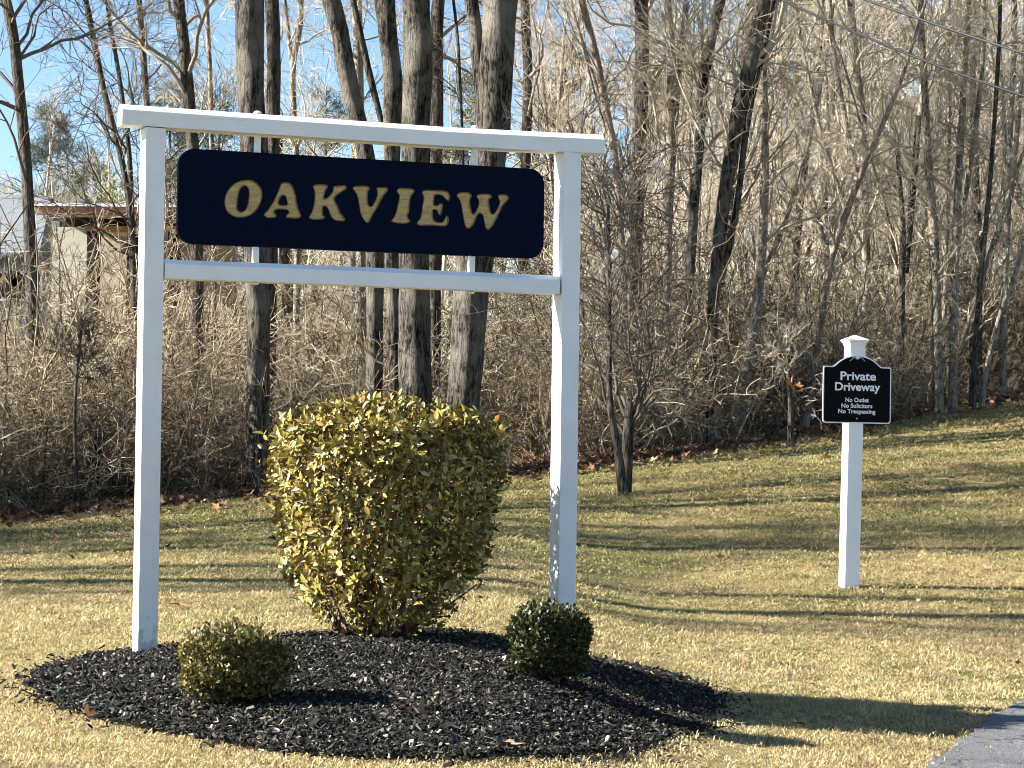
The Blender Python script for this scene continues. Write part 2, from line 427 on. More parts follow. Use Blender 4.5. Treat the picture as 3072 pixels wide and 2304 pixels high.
nt.links.new(tcv.outputs['Object'], adv.inputs[4]); nt.links.new(nzv.outputs['Color'], adv.inputs[5]); nt.links.new(adv.outputs[1], vr.inputs['Vector'])
crk = ramp(nt, vr.outputs['Distance'], [(0.0, (1, 1, 1)), (0.012, (0, 0, 0))])
nt.links.new(mixc(nt, crk.outputs[0], mixc(nt, 1.0, c1.outputs[0], c2.outputs[0], 'MULTIPLY'), (0.02, 0.02, 0.02)), b.inputs['Base Color']); add_bump(nt, b, n1.outputs[0], 0.7, 0.006)
me.materials.append(m); dv = bpy.data.objects.new('driveway', me); link(dv); tag(dv, kind='structure')

# mulch bed: low mound
bx0, by0 = BED.min(0); bx1, by1 = BED.max(0)
ax = np.arange(bx0 - 0.05, bx1 + 0.05, 0.03); ay = np.arange(by0 - 0.05, by1 + 0.05, 0.03)
AX, AY = np.meshgrid(ax, ay); fx, fy = AX.ravel(), AY.ravel()
d = poly_dist(BED, fx, fy)
fz = np.where(d > -0.03, bed_h(fx, fy), ground(fx, fy) - 0.05) + np.random.default_rng(2).normal(0, 0.004, len(fx))
idx = np.arange(len(fx)).reshape(AX.shape)
F = np.stack([idx[:-1, :-1], idx[:-1, 1:], idx[1:, 1:], idx[1:, :-1]], -1).reshape(-1, 4)
F = F[(d[F] > -0.03).all(1)]
used, inv = np.unique(F, return_inverse=True)
mb = MB(); mb.add(np.stack([fx, fy, fz], -1)[used], inv.reshape(F.shape))
tag(build(mb, 'mulch_bed', simple('mulch_soil', (0.010, 0.008, 0.007), 0.95, 0.05, 0.5, 40, 0.8)), kind='structure')

# ------------------------------------------------------------------ the entrance sign
PSI = math.radians(20.0)
base_l = at(442, 1963, 9.8)
EX = np.array([math.cos(PSI), math.sin(PSI), 0]); EY = np.array([-math.sin(PSI), math.cos(PSI), 0])
def fp(px, py, yd=0.0):                        # where a sight line meets the sign's plane, in the sign's own coordinates
    d = ray(px, py); o = base_l + EY * yd
    t = ((o - CAM) @ EY) / (d @ EY); P = CAM + d * t - base_l
    return np.array([P @ EX, P[2]])
sign = empty('entrance_sign', base_l, PSI)
tag(sign, 'tall white post frame holding a navy board carved with OAKVIEW in gold', 'sign')

def loft(stations, closed_caps=True):
    """stations: list of (K,3) rings of equal length"""
    K = len(stations[0]); v = np.concatenate(stations); fs = []
    for s in range(len(stations) - 1):
        for k in range(K):
            a = s * K + k; b_ = s * K + (k + 1) % K; fs.append((a, b_, b_ + K, a + K))
    me = bpy.data.meshes.new('loft'); caps = [list(range(K))[::-1], [len(v) - K + k for k in range(K)]]
    me.from_pydata([tuple(p) for p in v], [], fs + caps); me.update()
    return me

def post(bx, tx, ztop, w, dpt, twist):
    c, s = math.cos(twist), math.sin(twist); rings = []
    for z, cx in ((-0.12, bx), (0.4, bx + (tx - bx) * 0.17), (1.2, bx + (tx - bx) * 0.5), (ztop, tx)):
        ring = []
        for qx, qy in ((-w / 2, 0), (w / 2, 0), (w / 2, dpt), (-w / 2, dpt)):
            qx2 = qx * c - (qy - dpt / 2) * s; qy2 = qx * s + (qy - dpt / 2) * c + dpt / 2
            ring.append((cx + qx2, qy2 + 0.004, z))
        rings.append(np.array(ring))
    me = loft(rings); bevel_mesh(me, 0.0035, 2); me.materials.append(MAT['paint_z'])
    return link(bpy.data.objects.new('post', me), sign)
pl_t = fp(466.5, 382); pr_t = fp(1717, 455); pr_b = fp(1700, 1820)
post(0.0, pl_t[0], pl_t[1] + 0.0, 0.088, 0.105, math.radians(3))
lean = (pr_t[0] - pr_b[0]) / (pr_t[1] - pr_b[1])
post(pr_b[0] - lean * pr_b[1], pr_t[0], pr_t[1], 0.090, 0.105, math.radians(4))

def rail(name, pxs, hfront, hch, dpt, yoff):
    rings = []
    for (px, py) in pxs:
        x, z = fp(px, py)
        prof = [(0, 0), (0, hfront), (0.028, hfront + hch), (dpt - 0.028, hfront + hch), (dpt, hfront), (dpt, 0)]
        rings.append(np.array([(x, y + yoff, z + zz) for y, zz in prof]))
    me = loft(rings); bevel_mesh(me, 0.003, 2); me.materials.append(MAT['paint_x'])
    me.name = name
    return link(bpy.data.objects.new(name, me), sign)
rail('top_rail', [(365, 373), (780, 401.5), (1350, 439.5), (1814, 461)], 0.066, 0.026, 0.108, -0.002)
rail('lower_rail', [(495, 835), (1024, 854), (1682, 881.5)], 0.064, 0.022, 0.096, 0.006)
for (xt, yt, xb, yb) in ((773, 395, 766, 800), (1424.6, 440, 1413, 830)):
    a = fp(xt, yt, 0.05); b_ = fp(xb, yb, 0.05)
    ring = lambda c, z: np.array([(c - 0.0135, 0.037, z), (c + 0.0135, 0.037, z), (c + 0.0135, 0.064, z), (c - 0.0135, 0.064, z)])
    me = loft([ring(b_[0], b_[1]), ring(a[0], a[1])]); bevel_mesh(me, 0.002, 1); me.materials.append(MAT['paint_z'])
    link(bpy.data.objects.new('hanger_rod', me), sign)
def bolt(px, py, down):
    x, z = fp(px, py, 0.05); mb = MB()
    rr = [(0.0, 0.0), (0.018, 0.0), (0.018, 0.006), (0.012, 0.011), (0.0, 0.013)]
    n = 12; V = []; F = []
    for r_, h in rr:
        for k in range(n): V.append((x + r_ * math.cos(2 * math.pi * k / n), 0.05 + r_ * math.sin(2 * math.pi * k / n), z + (-h if down else h)))
    for i in range(len(rr) - 1):
        for k in range(n): F.append((i * n + k, i * n + (k + 1) % n, (i + 1) * n + (k + 1) % n, (i + 1) * n + k))
    mb.add(V, F); build(mb, 'bolt_cap', MAT['paint_z'], sign)
bolt(773, 341, False); bolt(1424, 384, False); bolt(766, 847, True); bolt(1412.5, 874.5, True)

def curve_mesh(loops, extrude=0.0, offset=0.0):
    cu = bpy.data.curves.new('outline', 'CURVE'); cu.dimensions = '2D'; cu.fill_mode = 'BOTH' if extrude else 'FRONT'; cu.extrude = extrude
    if not extrude: cu.fill_mode = 'BOTH'
    for lp in loops:
        s = cu.splines.new('POLY'); s.points.add(len(lp) - 1); s.use_cyclic_u = True
        for p, q in zip(s.points, lp): p.co = (q[0], q[1], 0, 1)
    o = bpy.data.objects.new('outline', cu); COL.objects.link(o)
    dg = bpy.context.evaluated_depsgraph_get()
    me = bpy.data.meshes.new_from_object(o.evaluated_get(dg)); bpy.data.objects.remove(o); bpy.data.curves.remove(cu)
    return me

def to_wall(me, yd):                           # curve plane (x, y, z) -> upright plane: x, depth, height
    co = np.empty(len(me.vertices) * 3, np.float32); me.vertices.foreach_get('co', co); co = co.reshape(-1, 3)
    out = np.stack([co[:, 0], yd - co[:, 2], co[:, 1]], -1); me.vertices.foreach_set('co', out.astype(np.float32).ravel()); me.update()
    return me

def join_meshes(mes, name):
    bm = bmesh.new()
    for k in mes: bm.from_mesh(k)
    me = bpy.data.meshes.new(name); bm.to_mesh(me); bm.free(); return me

def rounded(corners, r, n=8):
    c = np.asarray(corners, float); out = []
    for i in range(4):
        p = c[i]; a = nrm(c[i - 1] - p); b_ = nrm(c[(i + 1) % 4] - p)
        ctr = p + (a + b_) * r
        s, e = p + a * r - ctr, p + b_ * r - ctr
        a0 = math.atan2(s[1], s[0]); a1 = math.atan2(e[1], e[0]); dd = (a1 - a0 + math.pi) % (2 * math.pi) - math.pi
        for k in range(n + 1):
            t = a0 + dd * k / n; out.append(ctr + r * np.array([math.cos(t), math.sin(t)]))
    return np.array(out)

LET = {
 'O': (660, 520, 8.508, [[(640,165),(760,160),(870,195),(960,260),(1050,370),(1085,500),(1075,640),(1030,790),(950,920),(830,1040),(720,1105),(590,1130),(430,1130),(300,1085),(190,1000),(130,880),(110,740),(125,610),(180,460),(270,340),(390,240),(510,185)],
   [(600,325),(680,335),(730,400),(740,520),(725,680),(700,830),(640,940),(550,985),(480,960),(440,890),(440,780),(460,620),(490,480),(530,380)]]),
 'A': (660, 520, 8.508, [[(1580,235),(1680,220),(1780,240),(1850,310),(1900,440),(1940,580),(1960,740),(2000,890),(2050,1020),(2080,1070),(2060,1130),(1980,1160),(1880,1150),(1710,1145),(1675,1090),(1690,1050),(1760,1010),(1740,950),(1690,925),(1560,920),(1430,925),(1390,970),(1400,1010),(1450,1060),(1440,1115),(1370,1145),(1200,1145),(1110,1070),(1130,1020),(1200,960),(1260,870),(1330,770),(1390,660),(1450,530),(1500,410),(1540,300)],
   [(1570,570),(1650,560),(1690,620),(1710,720),(1725,800),(1620,810),(1510,800),(1500,720),(1530,640)]]),
 'K': (910, 530, 8.508, [[(235,270),(270,215),(340,190),(590,195),(630,240),(610,300),(560,370),(535,460),(530,560),(600,540),(680,470),(750,380),(760,300),(770,240),(850,225),(1000,220),(1060,210),(1120,270),(1100,320),(1020,370),(920,430),(850,490),(800,540),(800,600),(840,680),(900,800),(950,920),(1000,980),(1060,1050),(1075,1090),(1040,1150),(960,1135),(860,1135),(760,1090),(700,1010),(660,900),(620,790),(540,740),(500,780),(500,880),(500,970),(555,1010),(555,1060),(490,1095),(330,1105),(170,1085),(130,1020),(190,950),(240,830),(270,700),(290,560),(290,420),(280,330)]]),
 'V': (910, 530, 8.508, [[(1250,290),(1290,250),(1400,225),(1600,225),(1690,260),(1705,310),(1655,380),(1640,500),(1650,690),(1700,750),(1760,750),(1810,660),(1860,560),(1890,440),(1880,350),(1860,290),(1900,270),(2000,262),(2130,268),(2170,320),(2150,380),(2060,470),(1990,600),(1920,740),(1840,870),(1760,1000),(1720,1090),(1670,1180),(1610,1180),(1550,1120),(1490,1020),(1450,900),(1430,760),(1400,600),(1370,470),(1310,370)]]),
 'I': (1160, 540, 10.37, [[(300,320),(380,250),(460,235),(740,255),(830,280),(875,350),(830,420),(770,490),(740,600),(715,760),(705,900),(690,1030),(655,1080),(670,1180),(745,1250),(720,1320),(620,1355),(400,1355),(230,1330),(125,1285),(180,1220),(260,1100),(310,940),(345,760),(380,600),(400,480),(340,400)]]),
 'E': (1160, 540, 10.37, [[(1085,400),(1120,330),(1230,300),(1400,305),(1600,315),(1820,325),(1920,370),(1975,470),(1975,580),(1930,665),(1870,640),(1800,560),(1740,490),(1640,465),(1540,460),(1490,510),(1480,620),(1460,760),(1540,790),(1620,770),(1650,720),(1710,715),(1765,780),(1740,900),(1720,1020),(1690,1110),(1640,1110),(1600,1040),(1570,950),(1490,920),(1440,960),(1440,1080),(1450,1200),(1510,1280),(1620,1310),(1740,1310),(1790,1230),(1840,1120),(1900,1100),(1940,1190),(1930,1310),(1900,1390),(1840,1445),(1640,1440),(1400,1415),(1200,1420),(1000,1420),(935,1370),(960,1280),(1040,1210),(1080,1080),(1100,900),(1120,740),(1150,600),(1150,500)]]),
 'W': (1350, 550, 10.37, [[(195,390),(240,320),(300,275),(560,265),(640,310),(690,390),(640,460),(625,560),(640,700),(670,850),(690,930),(750,945),(800,880),(850,780),(890,680),(895,560),(870,480),(815,420),(850,345),(960,320),(1180,320),(1280,350),(1320,430),(1270,475),(1215,500),(1220,640),(1250,780),(1270,900),(1330,960),(1390,920),(1440,840),(1500,720),(1550,600),(1540,520),(1480,400),(1520,345),(1620,330),(1780,350),(1855,440),(1800,530),(1700,640),(1620,760),(1550,900),(1490,1020),(1420,1170),(1340,1310),(1250,1430),(1180,1450),(1110,1400),(1080,1280),(1050,1120),(1030,1000),(960,930),(890,950),(830,1040),(790,1160),(740,1270),(660,1370),(580,1420),(490,1380),(450,1260),(420,1100),(390,930),(360,740),(320,560),(260,460)]]),
}
BY = 0.030                                      # board front plane behind the posts' front
corners = [fp(537, 443.5, BY), fp(533, 730, BY), fp(1630.5, 776.5, BY), fp(1633.5, 508.5, BY)]
outer = rounded(corners, 0.072)
letter_loops = {}
for ch, (ox, oy, sc_, loops) in LET.items():
    letter_loops[ch] = [chaikin(np.array([fp(ox + a / sc_, oy + b_ / sc_, BY) for a, b_ in lp]), 1) for lp in loops]
front = to_wall(curve_mesh([outer] + [l for ls in letter_loops.values() for l in ls], 0.004), BY + 0.004)
back = to_wall(curve_mesh([outer * 1.0], 0.015), BY + 0.008 + 0.0152)
bme = join_meshes([front, back], 'board'); bme.materials.append(MAT['navy'])
board = link(bpy.data.objects.new('board', bme), sign)
board['label'] = 'navy blue board with rounded corners and carved gold capitals'
def area2(p): return 0.5 * np.sum(p[:, 0] * np.roll(p[:, 1], -1) - np.roll(p[:, 0], -1) * p[:, 1])
for ch, ls in letter_loops.items():
    inner = []; mbw = MB()
    for li, lp in enumerate(ls):
        p = lp if area2(lp) > 0 else lp[::-1]
        t = nrm(np.roll(p, -1, 0) - np.roll(p, 1, 0)); nn = np.stack([-t[:, 1], t[:, 0]], -1)      # inward for CCW
        if li > 0: nn = -nn
        q = p + nn * 0.0055; inner.append(q); n = len(p)
        V = [(a[0], BY + 0.0005, a[1]) for a in p] + [(a[0], BY + 0.0068, a[1]) for a in q]
        mbw.add(V, [(k, (k + 1) % n, n + (k + 1) % n, n + k) for k in range(n)])
    fl = to_wall(curve_mesh(inner, 0.0), BY + 0.0066); fl.materials.append(MAT['gold'])
    lo = link(bpy.data.objects.new('letter', fl), board)
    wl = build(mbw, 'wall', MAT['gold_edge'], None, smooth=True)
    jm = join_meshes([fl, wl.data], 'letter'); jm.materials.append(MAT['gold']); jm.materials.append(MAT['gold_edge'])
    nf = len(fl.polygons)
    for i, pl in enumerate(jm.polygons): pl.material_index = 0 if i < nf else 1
    lo.data = jm; bpy.data.objects.remove(wl)

# ------------------------------------------------------------------ the private driveway sign
pb = ray_ground(2556, 1762)
PS2 = math.radians(15.0)
psign = empty('driveway_sign', (pb[0], pb[1], pb[2] - 0.005), PS2)
tag(psign, 'black notice reading Private Driveway on a slim white capped post', 'sign')
SCL = pb[1] / FPX                               # metres per photo pixel there
H_post = (1764 - 1034) * SCL
pw = 43.5 * SCL / math.cos(PS2 + 0.15)
def sq_ring(hw, z, lean=0.0): return np.array([(-hw + lean * z, -hw + pw / 2, z), (hw + lean * z, -hw + pw / 2, z), (hw + lean * z, hw + pw / 2, z), (-hw + lean * z, hw + pw / 2, z)])
LN = 0.012
me = loft([sq_ring(pw / 2, -0.15, LN), sq_ring(pw / 2, H_post, LN)]); bevel_mesh(me, 0.004, 2); me.materials.append(MAT['vinyl'])
link(bpy.data.objects.new('post', me), psign)
capz = H_post
me = loft([sq_ring(pw / 2 + 0.006, capz - 0.004, LN), sq_ring(pw / 2 + 0.006, capz + 0.008, LN), sq_ring(pw / 2 + 0.022, capz + 0.028, LN), sq_ring(pw / 2 + 0.022, capz + 0.036, LN), sq_ring(0.006, capz + 0.070, LN)])
bevel_mesh(me, 0.0015, 1); me.materials.append(MAT['vinyl'])
link(bpy.data.objects.new('post_cap', me), psign)
SWID = 205 * SCL / math.cos(PS2 + 0.15) * 0.985; VS = 1.0 / (5.027) * SCL      # metres per zoom pixel, vertical
z_bot = (1764 - (970 + 1512 / 5.027)) * SCL
HS = SWID / 1012.0                              # metres per zoom pixel, horizontal
def outline(inset):
    hw = SWID / 2 - inset; zb = z_bot + inset; zs = z_bot + (1512 - 655) * VS - inset; zt = z_bot + (1512 - 485) * VS - inset
    ax_ = 345 * HS - inset * 0.4; r = 0.022 - inset * 0.5
    pts = []
    for cx, cz, a0 in ((hw - r, zb + r, -90),): pts += [(cx + r * math.cos(math.radians(a0 + k * 15)), cz + r * math.sin(math.radians(a0 + k * 15))) for k in range(7)]
    r2 = 0.012
    pts += [(hw - r2 + r2 * math.cos(math.radians(k * 18)), zs - r2 + r2 * math.sin(math.radians(k * 18))) for k in range(6)]
    pts += [(ax_ + 0.012, zs), (ax_ + 0.003, zs + 0.003)]
    rise = zt - zs
    R_ = (ax_ ** 2 + rise ** 2) / (2 * rise); cz = zt - R_; th = math.asin(min(1, ax_ / R_))
    for k in range(1, 24):
        t = th - 2 * th * k / 24; pts.append((R_ * math.sin(t), cz + R_ * math.cos(t)))
    left = [(-x, z) for x, z in pts[:15]][::-1]
    return np.array(pts + left)
ctr_x = LN * (z_bot + 0.2)
def sign_layer(name, inset, y0, th, mat, parent):
    me = to_wall(curve_mesh([outline(inset) + np.array([ctr_x, 0])], th / 2), y0); me.materials.append(mat)
    return link(bpy.data.objects.new(name, me), parent)
panel = sign_layer('panel', 0.0, -0.004, 0.005, MAT['sign_silver'], psign)
panel['label'] = 'black arched panel with silver border and lettering'
sign_layer('face', 0.0085, -0.0072, 0.0016, MAT['sign_black'], panel)
def text_part(s, xc, zbase, width, caph, bold, name='lettering'):
    cu = bpy.data.curves.new('txt', 'FONT'); cu.body = s; cu.align_x = 'LEFT'; cu.offset = bold; cu.extrude = 0.0; cu.fill_mode = 'FRONT'
    o = bpy.data.objects.new('txt', cu); COL.objects.link(o)
    dg = bpy.context.evaluated_depsgraph_get(); me = bpy.data.meshes.new_from_object(o.evaluated_get(dg))
    bpy.data.objects.remove(o); bpy.data.curves.remove(cu)
    co = np.empty(len(me.vertices) * 3, np.float32); me.vertices.foreach_get('co', co); co = co.reshape(-1, 3)
    x0, x1 = co[:, 0].min(), co[:, 0].max(); top = co[:, 1].max()
    zz = co[:, 1] * (caph / 0.73)
    out = np.stack([xc + ((co[:, 0] - x0) / (x1 - x0) - 0.5) * width, np.full(len(co), -0.0086), zbase + zz], -1)
    me.vertices.foreach_set('co', out.astype(np.float32).ravel()); me.update(); me.materials.append(MAT['sign_silver'])
    return link(bpy.data.objects.new(name, me), panel)
def zz(y): return z_bot + (1512 - y) * VS
text_part('Private', ctr_x + 0.006, zz(858), 528 * HS, 128 * VS, 0.025)
text_part('Driveway', ctr_x + 0.003, zz(1018), 675 * HS, 124 * VS, 0.025)
text_part('No Outlet', ctr_x, zz(1190), 348 * HS, 66 * VS, 0.022)
text_part('No Solicitors', ctr_x - 0.001, zz(1278), 460 * HS, 66 * VS, 0.022)
text_part('No Trespassing', ctr_x - 0.001, zz(1362), 552 * HS, 66 * VS, 0.022)
# scroll ornament under the arch and the fixing screws
mb = MB(); oz = zz(545)
for sgn in (-1, 1):
    t = np.linspace(0, 1, 14); P = np.stack([ctr_x + sgn * (0.012 + t * 0.052), np.full(14, -0.0084), oz + 0.014 - 0.022 * t + 0.006 * np.sin(t * 5.5)], -1)
    tubes(mb, P[None], (0.0022 * (1 - 0.6 * t))[None], 6)
build(mb, 'ornament_scroll', MAT['sign_silver'], panel)
leafs = []
for a, L_, w_ in ((-90, 0.020, 0.006), (-35, 0.020, 0.007), (-145, 0.020, 0.007), (10, 0.014, 0.005), (170, 0.014, 0.005)):
    c, s = math.cos(math.radians(a)), math.sin(math.radians(a)); pts = []
    for k in range(10):
        t = k / 10 * 2 * math.pi; u = (0.5 - 0.5 * math.cos(t)) * L_; v = math.sin(t) * w_ * 0.7
        pts.append((ctr_x + u * c - v * s, oz + 0.016 + u * s + v * c))
    leafs.append(np.array(pts))
for lp in leafs:
    me = to_wall(curve_mesh([lp]), -0.0087); me.materials.append(MAT['sign_silver']); link(bpy.data.objects.new('ornament_petal', me), panel)
mb = MB(); k = np.arange(10) * 2 * math.pi / 10
for zc in (zz(1440),):
    V = [(ctr_x, -0.011, zc)] + [(ctr_x + 0.006 * math.cos(a), -0.0095, zc + 0.006 * math.sin(a)) for a in k]
    mb.add(V, [(0, 1 + i, 1 + (i + 1) % 10) for i in range(10)])
build(mb, 'screw', MAT['steel'], panel)

# ------------------------------------------------------------------ big clipped bush in the bed
def leaf_shape(L, w, fold, curl, n=4):
    """leaf along +x, midrib fold, tip curl; returns verts, tris+quads as tris"""
    t = np.linspace(0, 1, n + 1); wid = w * np.sin(np.pi * np.clip(t, 0, 1) ** 0.85) ** 0.9
    wid[0] = 0.06 * w; wid[-1] = 0.0
    V = []; F = []
    for i in range(n + 1):
        x = t[i] * L; z = -curl * L * t[i] ** 2
        V += [(x, -wid[i] / 2, z + fold * wid[i] / 2), (x, 0, z), (x, wid[i] / 2, z + fold * wid[i] / 2)]
    for i in range(n):
        a = i * 3
        F += [(a, a + 3, a + 4, a + 1), (a + 1, a + 4, a + 5, a + 2)]
    return np.array(V), np.array(F)

BUSH_STOPS = [(0, (0.28, 0.15, 0.04)), (0.07, (0.20, 0.11, 0.025)), (0.12, (0.085, 0.07, 0.016)), (0.35, (0.13, 0.105, 0.02)), (0.5, (0.27, 0.21, 0.04)), (0.68, (0.37, 0.285, 0.06)), (0.8, (0.17, 0.155, 0.03)), (0.93, (0.46, 0.37, 0.12)), (0.96, (0.62, 0.53, 0.24)), (1, (0.44, 0.34, 0.11))]  # leaf tones; dark stops imitate inner shade, cream ones highlights
MAT['bush_leaf'] = rand_mat('variegated_shaded_leaf', BUSH_STOPS, 0.42, 0.45, 'object', 0.12)
MAT['bush_leaf_mass'] = rand_mat('variegated_shaded_leaf_mass', BUSH_STOPS, 0.42, 0.45, 'tint', 0.12)
BC = at(820 * Q, 1385 * Q, 10.0); bz0 = float(bed_h(BC[0], BC[1])[0])
BC = np.array([BC[0], BC[1], bz0 - 0.03])
prof_z = np.array([0.0, 0.06, 0.14, 0.24, 0.41, 0.61, 0.79, 0.93, 1.015, 1.06]) - 0.02
prof_r = np.array([0.13, 0.20, 0.295, 0.38, 0.445, 0.485, 0.515, 0.51, 0.465, 0.37])
def bush_r(z): return np.interp(z, prof_z, prof_r)
bush = empty('clipped_shrub', BC)
tag(bush, 'large clipped shrub with yellow-green leaves under the OAKVIEW board', 'shrub')
rng = np.random.default_rng(11)
n_sh = 5200
side = rng.uniform(0, 1, n_sh) < 0.74
zs_ = np.where(side, 0.03 + (rng.uniform(0, 1, n_sh) ** 0.9) * 0.97, 1.04)
th = rng.uniform(0, 2 * math.pi, n_sh)
lump = 1 + 0.05 * np.sin(3 * th + 1.1) + 0.05 * np.sin(5 * th + zs_ * 9) + 0.035 * np.sin(11 * th - zs_ * 17) + rng.normal(0, 0.03, n_sh) + (rng.uniform(0, 1, n_sh) < 0.015) * 0.06
rr = np.where(side, bush_r(zs_) * lump, np.sqrt(rng.uniform(0, 1, n_sh)) * 0.45)
dep = np.where(rng.uniform(0, 1, n_sh) < 0.62, rng.uniform(0.92, 1.03, n_sh), rng.uniform(0.5, 0.92, n_sh))
rr = rr * np.where(side, dep, 1.0); topz = 1.06 - 0.17 * (rr / 0.5) ** 4 + 0.018 * np.sin(rr * 20 + th * 2) + rng.normal(0, 0.014, n_sh) - (1 - dep) * 0.2
zs_ = np.where(side, zs_, topz)
tips = np.stack([rr * np.cos(th), rr * np.sin(th) * 1.12, zs_], -1)
outw = np.stack([np.cos(th), np.sin(th), np.full(n_sh, 0.45)], -1); outw[~side] = np.stack([0.35 * np.cos(th), 0.35 * np.sin(th), np.full(n_sh, 1.0)], -1)[~side]
shoot = nrm(outw + rng.normal(0, 0.3, (n_sh, 3)))
keep = ~((zs_ < 0.34) & (rng.uniform(0, 1, n_sh) < 0.95 - 2.0 * np.clip(zs_, 0, 0.34))); tips = tips[keep]; shoot = shoot[keep]
LEAF = [leaf_shape(1.0, 0.46, 0.35, 0.10), leaf_shape(1.0, 0.40, 0.2, 0.22), leaf_shape(1.0, 0.52, 0.5, 0.05)]
leaf_me = []
for V, F in LEAF:
    q = MB(); q.add(V, F); mm = q.mesh('leaf'); mm.materials.append(MAT['bush_leaf']); leaf_me.append(mm)
mats = []; kinds = []; scores = []
for s_ in range(len(tips)):
    nl = rng.integers(4, 8); ph = rng.uniform(0, 6.28); sd = shoot[s_]
    a = nrm(np.cross(sd, [0.3, 0.2, 1.0])); b_ = np.cross(sd, a)
    for k in range(nl):
        ang = ph + k * 2.4; rad = math.cos(ang) * a + math.sin(ang) * b_
        spread = rng.uniform(0.35, 1.25)
        dirx = nrm(sd * (1.0 - 0.4 * spread) + rad * spread + rng.normal(0, 0.15, 3))
        nz = nrm(sd - (sd @ dirx) * dirx + rng.normal(0, 0.2, 3)); ny = nrm(np.cross(nz, dirx)); nz = np.cross(dirx, ny)
        L = 0.016 + rng.gamma(3.0, 0.0055); L = min(L, 0.056); p = tips[s_] - sd * 0.012 * k * rng.uniform(0.4, 1.2)
        mats.append((np.stack([dirx, ny, nz], 1) * L, p)); kinds.append(rng.integers(0, 3))
        vis = (-p[1]) * 1.0 + abs(nz[1]) * 0.35 + L * 6 + rng.uniform(0, 0.25)
        scores.append(vis)
order = np.argsort(-np.array(scores)); top300 = set(order[:300].tolist())
mass = MB()
for i, (M3, p) in enumerate(mats):
    if i in top300:
        o = bpy.data.objects.new('leaf', leaf_me[kinds[i]])
        o.matrix_basis = Matrix(((M3[0, 0], M3[0, 1], M3[0, 2], p[0]), (M3[1, 0], M3[1, 1], M3[1, 2], p[1]), (M3[2, 0], M3[2, 1], M3[2, 2], p[2]), (0, 0, 0, 1)))
        link(o, bush)
    else:
        V, F = LEAF[kinds[i]]; mass.add(V @ M3.T + p, F, rng.uniform(0, 1))
tag(build(mass, 'leaves', MAT['bush_leaf_mass'], bush, attr=True), kind='stuff')
st = MB(); n0 = 60
a0 = rng.uniform(0, 6.28, n0); sel = rng.integers(0, len(tips), n0)
P = []
for k in range(n0):
    b0 = np.array([0.10 * math.cos(a0[k]), 0.10 * math.sin(a0[k]), -0.05]); e = tips[sel[k]] * np.array([0.95, 0.95, 0.98]); m_ = (b0 + e) / 2 + np.array([0, 0, -0.05]) + rng.normal(0, 0.03, 3)
    t = np.linspace(0, 1, 7)[:, None]; P.append((1 - t) ** 2 * b0 + 2 * t * (1 - t) * m_ + t ** 2 * e)
P = np.array(P); R = np.tile(np.linspace(0.009, 0.003, 7), (n0, 1)); tubes(st, P, R, 5)
P2, R2 = children(rng, P, R, 6, 0.3, 0.95, 0.7, 0.16, 4, 0.6, 0.15, 0.1, rmin=0.0018); tubes(st, P2, R2, 4)
build(st, 'stems', bark_mat('shrub_stem', (0.09, 0.05, 0.035), (0.24, 0.16, 0.11), (30, 30, 10), 0.3), bush)

